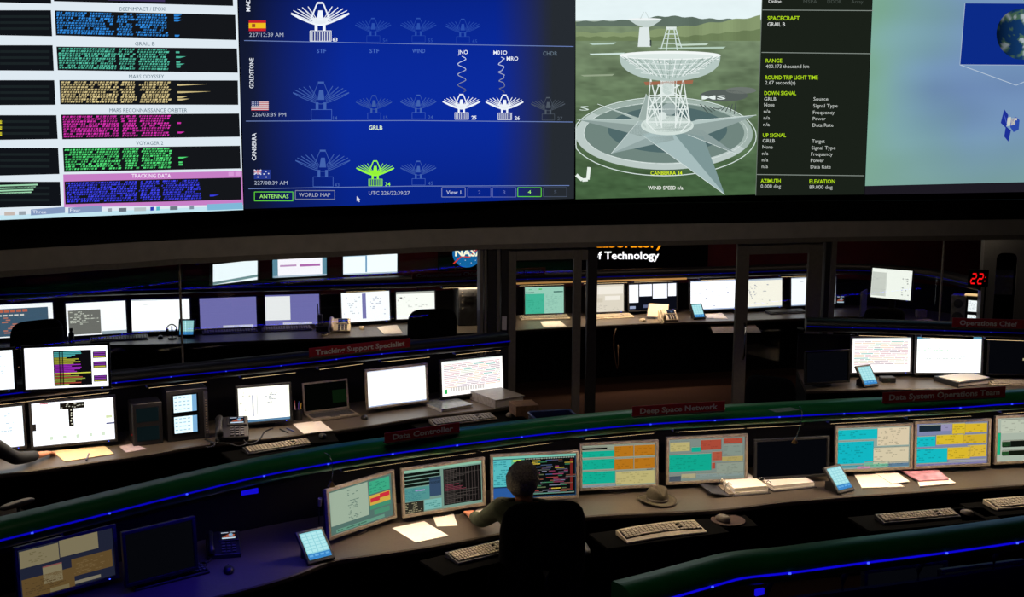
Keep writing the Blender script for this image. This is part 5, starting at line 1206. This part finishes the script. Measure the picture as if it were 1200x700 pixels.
man = person('grey haired man in olive shirt seated at the front desk, seen from behind',
    dict(pelvis=(.16, 7.40, .56), spine=(.14, 7.40, .76), chest=(0.105, 7.420, 0.890), neck0=(0.080, 7.440, 0.980), neck=(0.087, 7.450, 1.020), jaw=(0.079, 7.475, 1.070), head=(0.077, 7.465, 1.130), crown=(0.078, 7.455, 1.195), face=(-.25, 1, -.1),
         shL=(-0.075, 7.450, 0.950), elL=(-.19, 7.55, .83), wrL=(-.262, 7.775, .785), shR=(0.285, 7.410, 0.935), elR=(.37, 7.52, .80), wrR=(.25, 7.74, .775),
         hipL=(.06, 7.44, .55), knL=(.02, 7.83, .56), anL=(.02, 7.80, .10), toeL=(.0, 7.93, .045), hipR=(.25, 7.42, .55), knR=(.26, 7.81, .56), anR=(.27, 7.78, .10), toeR=(.27, 7.91, .045)), SHIRT, NAVY, GREYHAIR,
    ((-.28, .96, -.04), (.96, .28, 0), (0, 0, 1), .45), ((-.4, .9, -.05), (-.9, -.4, 0), (0, 0, 1), .4))
person('person in dark jacket resting a hand on the desk at the left edge',
    dict(pelvis=(-4.16, 8.62, .56), spine=(-4.16, 8.66, .76), chest=(-4.17, 8.72, .95), neck0=(-4.18, 8.76, 1.09), neck=(-4.18, 8.77, 1.14), jaw=(-4.18, 8.80, 1.19), head=(-4.18, 8.79, 1.25), crown=(-4.18, 8.78, 1.31), face=(-.1, 1, -.1),
         shL=(-4.36, 8.74, 1.02), elL=(-4.45, 8.85, .80), wrL=(-4.33, 9.05, .785), shR=(-3.985, 8.74, 1.02), elR=(-3.81, 8.89, .83), wrR=(-3.715, 9.14, .79),
         hipL=(-4.26, 8.66, .55), knL=(-4.28, 9.04, .56), anL=(-4.28, 9.0, .10), toeL=(-4.28, 9.13, .045), hipR=(-4.06, 8.66, .55), knR=(-4.03, 9.04, .56), anR=(-4.03, 9.0, .10), toeR=(-4.03, 9.13, .045)), DARKSUIT, NAVY, BROWNHAIR,
    ((.1, 1, 0), (1, -.1, 0), (0, 0, 1), .6), ((.35, .93, -.05), (-.93, .35, 0), (0, 0, 1), .7))
# ------------------------------------------------------------------ hat
p = P(770, 588, D_); t = thing('fedora_hat', 'grey felt fedora hat lying on the front desk', 'hat', p, R(25))
FELT = mat('grey felt', '4c473a', .95, var=.15, scale=60, spec=.1)
def brim(x, y, z): return (x * .95, y * 1.12, z + .018 * (x / .14) ** 2 * .8 + .004)
MB().lathe([(.072, .002), (.115, .0), (.138, .004), (.140, .008), (.115, .006), (.072, .009)], 40, fn=brim).build('brim', FELT, t, smooth=True)
def crown(x, y, z):
    x, y = x * .92, y * 1.12
    if z > .06:
        k = (z - .06) / .05; y2 = y / .09
        x *= 1 - .45 * k * max(0, y2) * .8; z -= .032 * k * math.exp(-(x / .022) ** 2) * (1.0 - .2 * y2); z -= .012 * k * max(0, y2)
    return (x, y, z)
MB().lathe([(.078, .004), (.079, .03), (.077, .06), (.074, .085), (.068, .102), (.055, .112), (.035, .114), (.018, .114), (.006, .114)], 40, fn=crown).build('crown', FELT, t, smooth=True); hc_ = t.children[-1]
MB().lathe([(.0795, .008), (.0805, .008), (.0805, .034), (.0795, .034)], 40, fn=lambda x, y, z: (x * .93, y * 1.13, z)).build('band', mat('dark hat band', '40392f', .7), hc_, smooth=True)
# ------------------------------------------------------------------ small things
p = P(549, 383, DB); t = thing('computer_tower', 'black computer tower behind the glass near the left door post', 'computer', (p.x, p.y + .05, DB), R(12))
MB().box((0, .2, .24), (.26, .42, .47)).build('case', BLACK, t, bevel=.008); MB().box((0, -.015, .24), (.24, .012, .45)).build('front_panel', DARKGREY, t, bevel=.004)
for k, z in enumerate((.42, .38, .30, .22)): MB().box((-.08, -.023, z), (.02, .004, .014)).build('drive_light', SILVER, t)
for z in (.36, .32): MB().box((.02, -.023, z), (.15, .004, .03)).build('drive_bay', BLACK, t)
p = P(377, 389, DB); t = thing('handheld_radio', 'black handheld radio in its charger left of the beige phone', 'radio', p, R(5))
MB().box((0, .05, .03), (.14, .1, .06)).build('charger', BLACK, t, bevel=.008); MB().box((-.02, .05, .12), (.06, .04, .16)).build('body', DARKGREY, t, bevel=.006); MB().cyl((-.04, .05, .2), (-.045, .05, .33), .008, .005).build('antenna', BLACK, t, smooth=2)
p = P(84, 402, DB); t = thing('small_bottle', 'small black bottle on the rear desk at left', 'bottle', p)
MB().lathe([(0, 0), (.032, 0), (.032, .10), (.026, .115), (.014, .125), (.014, .135), (0, .135)], 16).build('body', BLACK, t, smooth=2); MB().lathe([(.0, .135), (.018, .135), (.018, .165), (0, .165)], 14).build('cap', BLACKM, t, smooth=2)
p = P(201, 398, DB); t = thing('headset', 'headset on a stand left of the rear touch panel', 'headset', p)
MB().cyl((0, .03, 0), (0, .03, .02), .05).build('stand_base', BLACK, t, smooth=2); MB().cyl((0, .03, .02), (0, .03, .15), .008).build('stand_post', BLACK, t, smooth=2)
MB().tube([(.06 * math.cos(a), .03, .10 + .07 * math.sin(a)) for a in [math.pi * k / 10 for k in range(11)]], .007).build('headband', SILVER, t, smooth=True)
for s in (-1, 1): MB().cyl((s * .06, .03, .09), (s * .045, .03, .09), .03).build('ear_cushion', BLACKM, t, smooth=2)
p = P(349, 492, D_); t = thing('pen_cup', 'black cup full of coloured pens beside the laptop', 'pen cup', (p.x, p.y, D_))
MB().lathe([(0, 0), (.04, 0), (.042, .10), (.037, .10), (.035, .006), (0, .006)], 18).build('cup', BLACK, t, smooth=2)
for k, c in enumerate(('b8a040', '3060a0', 'a03838', 'c8c4bc', '6a4898')):
    q = k * 1.3; MB().cyl((.015 * math.cos(q), .015 * math.sin(q), .01), (.034 * math.cos(q), .034 * math.sin(q), .155 + .008 * (k % 3)), .0045, n=8).build('pen', mat('pen ' + c, c, .4), t)
def pen(label, a, b, z, m):
    p = P(*a, z + .006); q = P(*b, z + .006); c = (p + q) / 2; t = thing('pen', label, 'pen', (c.x, c.y, z), 0)
    MB().cyl(p - c + Vector((0, 0, .006)), q - c + Vector((0, 0, .006)), .006, n=8).build('barrel', m, t); e = q + (q - p).normalized() * .014; MB().cyl(q - c + Vector((0, 0, .006)), e - c + Vector((0, 0, .006)), .005, .001, 8).build('tip', SILVER, t)
BLUEP = mat('blue pen plastic', '1c2660', .3)
pen('blue pen lying on the tan pad', (101, 539.5), (104, 532), D_ + .007, BLUEP)
pen('black pen right of the spreadsheet monitor, left one of two', (328, 503), (338, 507.5), D_, BLACK); pen('dark blue pen right of the spreadsheet monitor, right one of two', (336, 502), (345, 506), D_, BLUEP)
def goose(label, top, tip, z0=LEDZ - .06, con=con_f, name='gooseneck_lamp', cat='lamp'):
    yy = interp(FL, top[0]); a = P(top[0], yy, LEDZ) ; a.z = LEDZ + .07; nn = Vector((0, -1, 0)); d0 = a.y - .03
    b = Vector(((tip[0] - 600) / F * (d0), d0 - .03, 0)); o_, dr = ray(*tip); b = o_ + dr * ((d0 - .03) / dr.y)
    t = thing(name, label, cat, a); pts = []
    for k in range(11):
        u = k / 10; q = a.lerp(b, u) + Vector((.03 * math.sin(u * 3.0), -.045 * math.sin(min(1, u * 1.6) * math.pi / 2), .055 * math.sin(u * math.pi))); pts.append(q - a)
    MB().tube(pts, .0028).build('neck', CHROME, t, smooth=True); e = pts[-1]
    MB().lathe([(.006, .02), (.012, .012), (.024, -.008), (.022, -.008), (.010, .008), (0, .01)], 14, e).build('head', mat('brass tip', 'a08050', .3, .6), t, smooth=2)
goose('small gooseneck lamp bent over the front canopy beside the dark monitor', (936, 487), (929, 516)); goose('thin gooseneck lamp over the left bend of the front canopy', (380, 543), (389, 566))
p = P(372, 650, D_); t = thing('microphone', 'small gooseneck microphone behind the left touch panel', 'microphone', (p.x - .02, p.y + .2, D_))
MB().lathe([(0, 0), (.04, 0), (.036, .02), (0, .022)], 16).build('base', BLACK, t, smooth=2); MB().tube([(0, 0, .02), (0, 0, .14), (.004, -.01, .22), (.012, -.03, .27)], .004).build('neck', BLACK, t, smooth=True); MB().cyl((.012, -.03, .26), (.018, -.045, .315), .011, .013).build('capsule', SILVER, t, smooth=2)
p = P(1042, 449, D_); t = thing('small_device', 'small black desk device right of the right touch panel', 'device', p, R(5))
MB().box((0, .05, .028), (.15, .1, .055)).build('case', BLACK, t, bevel=.01); d = Draw(); bg(d, '1c6038'); d.build('indicator_light', t, lambda x, y, l: ((x / 100 - .5) * .012, -.0012, .03 + .008 * (1 - y / 62)))
p = P(648, 486, .9); t = thing('recycling_bin', 'dark blue bin at the end of the middle console', 'bin', (p.x, p.y, 0), R(15))
mb = MB(); q = lambda s, z: [(x * s, y * s, z) for x, y in ((-.17, -.13), (.17, -.13), (.19, -.11), (.19, .11), (.17, .13), (-.17, .13), (-.19, .11), (-.19, -.11))]
mb.loft([q(.8, .0), q(1, .9), q(.93, .9), q(.74, .03)]).build('body', mat('dark blue plastic', '121c48', .5), t); MB().tube(q(1.0, .9) + [q(1.0, .9)[0]], .009).build('rim', mat('blue rim', '4a5c90', .4), t, smooth=True)
# cable hanging from the rear desk in the doorway
p = P(722, 383, DB); cb = MB().tube([(0, 0, -.0), (-.03, -.03, -.08), (-.025, -.03, -.25), (.0, -.03, -.42), (.02, -.03, -.5), (.03, -.03, -.44), (.025, -.02, -.2)], .006).build('cable', mat('tan cable', '8c6c50', .5), smooth=True)
cb.location = (p.x, p.y - .02, DB - .02); tag(cb, 'tan cable hanging from the rear desk edge in the doorway', 'cable')
# ------------------------------------------------------------------ right glass room
a = gpt(1152, 330) ; Dw = 14.3
def at(px, py, D): o_, dr = ray(px, py); return o_ + dr * (D / dr.y)
cA = at(1153, 300, 14.12); cB = at(1230, 300, 13.95); yaw = yaw_of(cA, cB); Wd = Vector((cB.x - cA.x, cB.y - cA.y)).length; ztop = at(1155, 288, 14.12).z
t = thing('storage_cabinet', 'grey cabinet door with rounded window at the right edge', 'cabinet', (cA.x, cA.y, BF), yaw)
Hc = ztop - BF + .12; x0, x1 = Wd * .2, Wd * .52; z0w, z1w = .55, Hc - .2
CABM = mat('grey cabinet paint', '6c6a66', .6, var=.08); mb = MB(); n = 10; pts = []
rx, rz = (x1 - x0) / 2, .07; inner = []
for qx, qz, a0 in ((x1 - rz, z1w - rz, 0), (x0 + rz, z1w - rz, 90), (x0 + rz, z0w + rz, 180), (x1 - rz, z0w + rz, 270)):
    for k in range(6): q = R(a0 + 90 * k / 5); inner.append((qx + rz * math.cos(q), qz + rz * math.sin(q)))
outer = []
for x, z in inner:
    cx, cz = (x0 + x1) / 2, (z0w + z1w) / 2; dx, dz = x - cx, z - cz
    s = min(((Wd * .75 - cx) if dx > 0 else cx) / abs(dx) if abs(dx) > 1e-6 else 1e9, ((Hc - cz) if dz > 0 else cz) / abs(dz) if abs(dz) > 1e-6 else 1e9); outer.append((cx + dx * s, cz + dz * s))
# add true corners by snapping
cor = [(Wd * .75, Hc), (0, Hc), (0, 0), (Wd * .75, 0)]
for c in cor:
    i = min(range(len(outer)), key=lambda k: (outer[k][0] - c[0]) ** 2 + (outer[k][1] - c[1]) ** 2); outer[i] = c
m_ = len(inner); vs = []
for y in (0, .04): vs += [(x, y, z) for x, z in inner] + [(x, y, z) for x, z in outer]
fs = []
for k in range(m_):
    k2 = (k + 1) % m_; fs += [(k, k2, m_ + k2, m_ + k), (2 * m_ + k, 3 * m_ + k, 3 * m_ + k2, 2 * m_ + k2), (k, 2 * m_ + k, 2 * m_ + k2, k2), (m_ + k, m_ + k2, 3 * m_ + k2, 3 * m_ + k)]
mb.add(vs, fs).build('door', CABM, t)
MB().box(((x0 + x1) / 2, .02, (z0w + z1w) / 2), (x1 - x0 + .02, .006, z1w - z0w + .02)).build('glass', GLASS, t)
MB().box((Wd * .75 / 2, .29, Hc / 2), (Wd * .75, .02, Hc)).build('back', BLACKM, t)
for x in (.01, Wd * .75 - .01): MB().box((x, .16, Hc / 2), (.02, .25, Hc)).build('side_panel', CABM, t)
MB().box((Wd * .375, .16, Hc - .01), (Wd * .75, .25, .02)).build('top_panel', CABM, t)
for k, x in enumerate((x0 + .06, x1 - .06)):
    MB().box((x, .24, z1w - .38), (.13, .02, .30)).build('hanging_sheet', mat('warm grey sheet', 'a49888', .8), t)
MB().tube([(.05, -.01, z0w + .0), (.05, -.05, z0w + .02), (.05, -.05, z0w + .14), (.05, -.01, z0w + .16)], .009).build('handle', CHROME, t, smooth=True)
MB().cyl((.05, -.012, z0w + .25), (.05, .0, z0w + .25), .012).build('lock', CHROME, t)
# red clock
pc = at(1147, 326.5, 13.95); t = thing('digital_clock', 'red digital clock reading 22 beside the grey cabinet', 'clock', (pc.x, pc.y, pc.z - .12), R(-12))
MB().box((0, .04, .12), (.22, .06, .2)).build('case', BLACKM, t, bevel=.004)
SEG = {'2': 'abged', ':': ''}
def seven(d, x, w_, h_, ch):
    S = {'a': (x, 10, x + w_, 10), 'b': (x + w_, 10, x + w_, 31), 'g': (x, 31, x + w_, 31), 'e': (x, 31, x, 52), 'd': (x, 52, x + w_, 52), 'c': (x + w_, 31, x + w_, 52), 'f': (x, 10, x, 31)}
    for q in SEG[ch]: a_, b_, c_, e_ = S[q]; d.line((a_ + (2 if a_ != c_ else 0), b_ + (3 if b_ != e_ else 0)), (c_ - (2 if a_ != c_ else 0), e_ - (3 if b_ != e_ else 0)), 6, 'ff1418', 1.4)
d = Draw(); seven(d, 8, 26, 42, '2'); seven(d, 48, 26, 42, '2'); d.disc(88, 24, 3, 3, 'ff1418', 8); d.disc(88, 40, 3, 3, 'ff1418', 8)
d.build('digits', t, lambda x, y, l: ((x / 100 - .5) * .19 + .02 * (.5 - y / 62), .009, .03 + .17 * (1 - y / 62)))
MB().cyl((.09, .06, -(pc.z - .12 - BF)), (.09, .06, .1), .009).build('pole', BLACKM, t, smooth=2)
# speaker and small tilted displays
ps = P(1121, 384, DB); t = thing('loudspeaker', 'grey loudspeaker with two round cones on the right rear desk', 'loudspeaker', ps, R(-30))
MB().box((0, .1, .2), (.17, .18, .40)).build('cabinet', mat('pale grey speaker', '74726e', .6), t, bevel=.01)
for z, r in ((.30, .055), (.13, .065)): MB().lathe([(r, -.004), (r, .004), (r * .8, .0), (r * .25, .014), (0, .012)], 20, fn=lambda x, y, zz, z=z: (x, .008 - zz, z + y)).build('cone', DARKGREY, t, smooth=True)
ps = P(1143, 386, DB); t = thing('small_rack', 'slanted black rack with two lit displays right of the loudspeaker', 'rack', ps, R(-28))
MB().box((0, .12, .2), (.26, .2, .40)).build('cabinet', BLACK, t, bevel=.006); MB().box((0, .06, .415), (.3, .12, .012)).build('lamp_bar', emit('warm bar', 'ffd098', 1.2), t)
for z0, h_ in ((.21, .14), (.04, .13)): d = Draw(); bg(d, 'f0f4f8', 1.1); lines(d, 5, 5, 90, 55, 7, 'c8d0d8', 3, .4); d.build('display', t, lambda x, y, l, z0=z0, h_=h_: (-.02 + (x / 100 - .5) * .17, .0185 - .0004 * l, z0 + h_ * (1 - y / 62)))
MB().tube([(.03, -.01, .02), (.03, -.02, .12), (.0, -.03, .18)], .006).build('microphone_neck', BLACK, t, smooth=True)
pb = P(1079, 372, DB); b_ = MB().box((0, 0, .05), (.12, .1, .10)).build('small_carton', mat('mauve carton', '7c6c74', .7), bevel=.003); b_.location = pb; tag(b_, 'small pale carton right of the low chair', 'box')
pb = P(1011, 371, DB); t = thing('desk_divider', 'pale upright panel left of the tilted monitor', 'divider', pb, R(60)); MB().box((0, 0, .17), (.3, .015, .34)).build('panel', mat('pale panel', '8a8a94', .6), t); MB().box((0, 0, .006), (.3, .08, .012)).build('foot', DARKGREY, t)
pb = P(986, 362, DB); t = thing('small_display', 'tiny picture display beside the right door post', 'display', (pb.x, pb.y + .1, DB), R(-5)); MB().box((0, .02, .11), (.15, .03, .13)).build('housing', BLACK, t, bevel=.004); MB().box((0, .04, .03), (.08, .08, .06)).build('stand', BLACK, t)
d = Draw(); p_phone(d); d.build('display', t, lambda x, y, l: ((x / 100 - .5) * .125, .004 - .0004 * l, .06 + .1 * (1 - y / 62)))
# dark equipment below the nearest canopy
for x, lab in ((1060, 'switched off monitor under the nearest canopy, left'), (1150, 'switched off monitor under the nearest canopy, right')):
    monitor(lab, (x - 45, 712), (x + 45, 700), 40, p_off, zb=.95, stand_to=0.74)

# blue indicator bars below the front canopy
for x, y, w_ in ((291, 579, .10), (892, 698, .05)):
    con = con_f if x < 500 else con_o; p = P(x, y, LEDZ - .11) - con.location
    MB().box((p.x, p.y + .04, LEDZ - .11), (w_, .012, .03), Matrix.Rotation(R(28), 3, 'Z')).build('indicator_bar', emit('blue indicator', '1a12ff', .6), con)
# black cables on the middle desk
for lab, pts in (('black cable looping from the black desk phone', [(284, 515), (292, 522), (303, 517), (310, 507), (322, 502)]), ('thin black cable lying left of the black desk phone', [(240, 516), (252, 520), (268, 521), (281, 524), (292, 519)])):
    q = [P(x, y, D_) for x, y in pts]; c = sum(q, Vector()) / len(q); fine = []
    for i in range(len(q) - 1):
        for k in range(4):
            u = k / 4; a_ = q[max(i - 1, 0)]; b_ = q[i]; c_ = q[i + 1]; e_ = q[min(i + 2, len(q) - 1)]
            fine.append(.5 * ((2 * b_) + (c_ - a_) * u + (2 * a_ - 5 * b_ + 4 * c_ - e_) * u * u + (3 * b_ - a_ - 3 * c_ + e_) * u ** 3) - c + Vector((0, 0, .006)))
    o = MB().tube(fine, .006).build('cable', BLACK, smooth=True); o.location = c; tag(o, lab, 'cable')
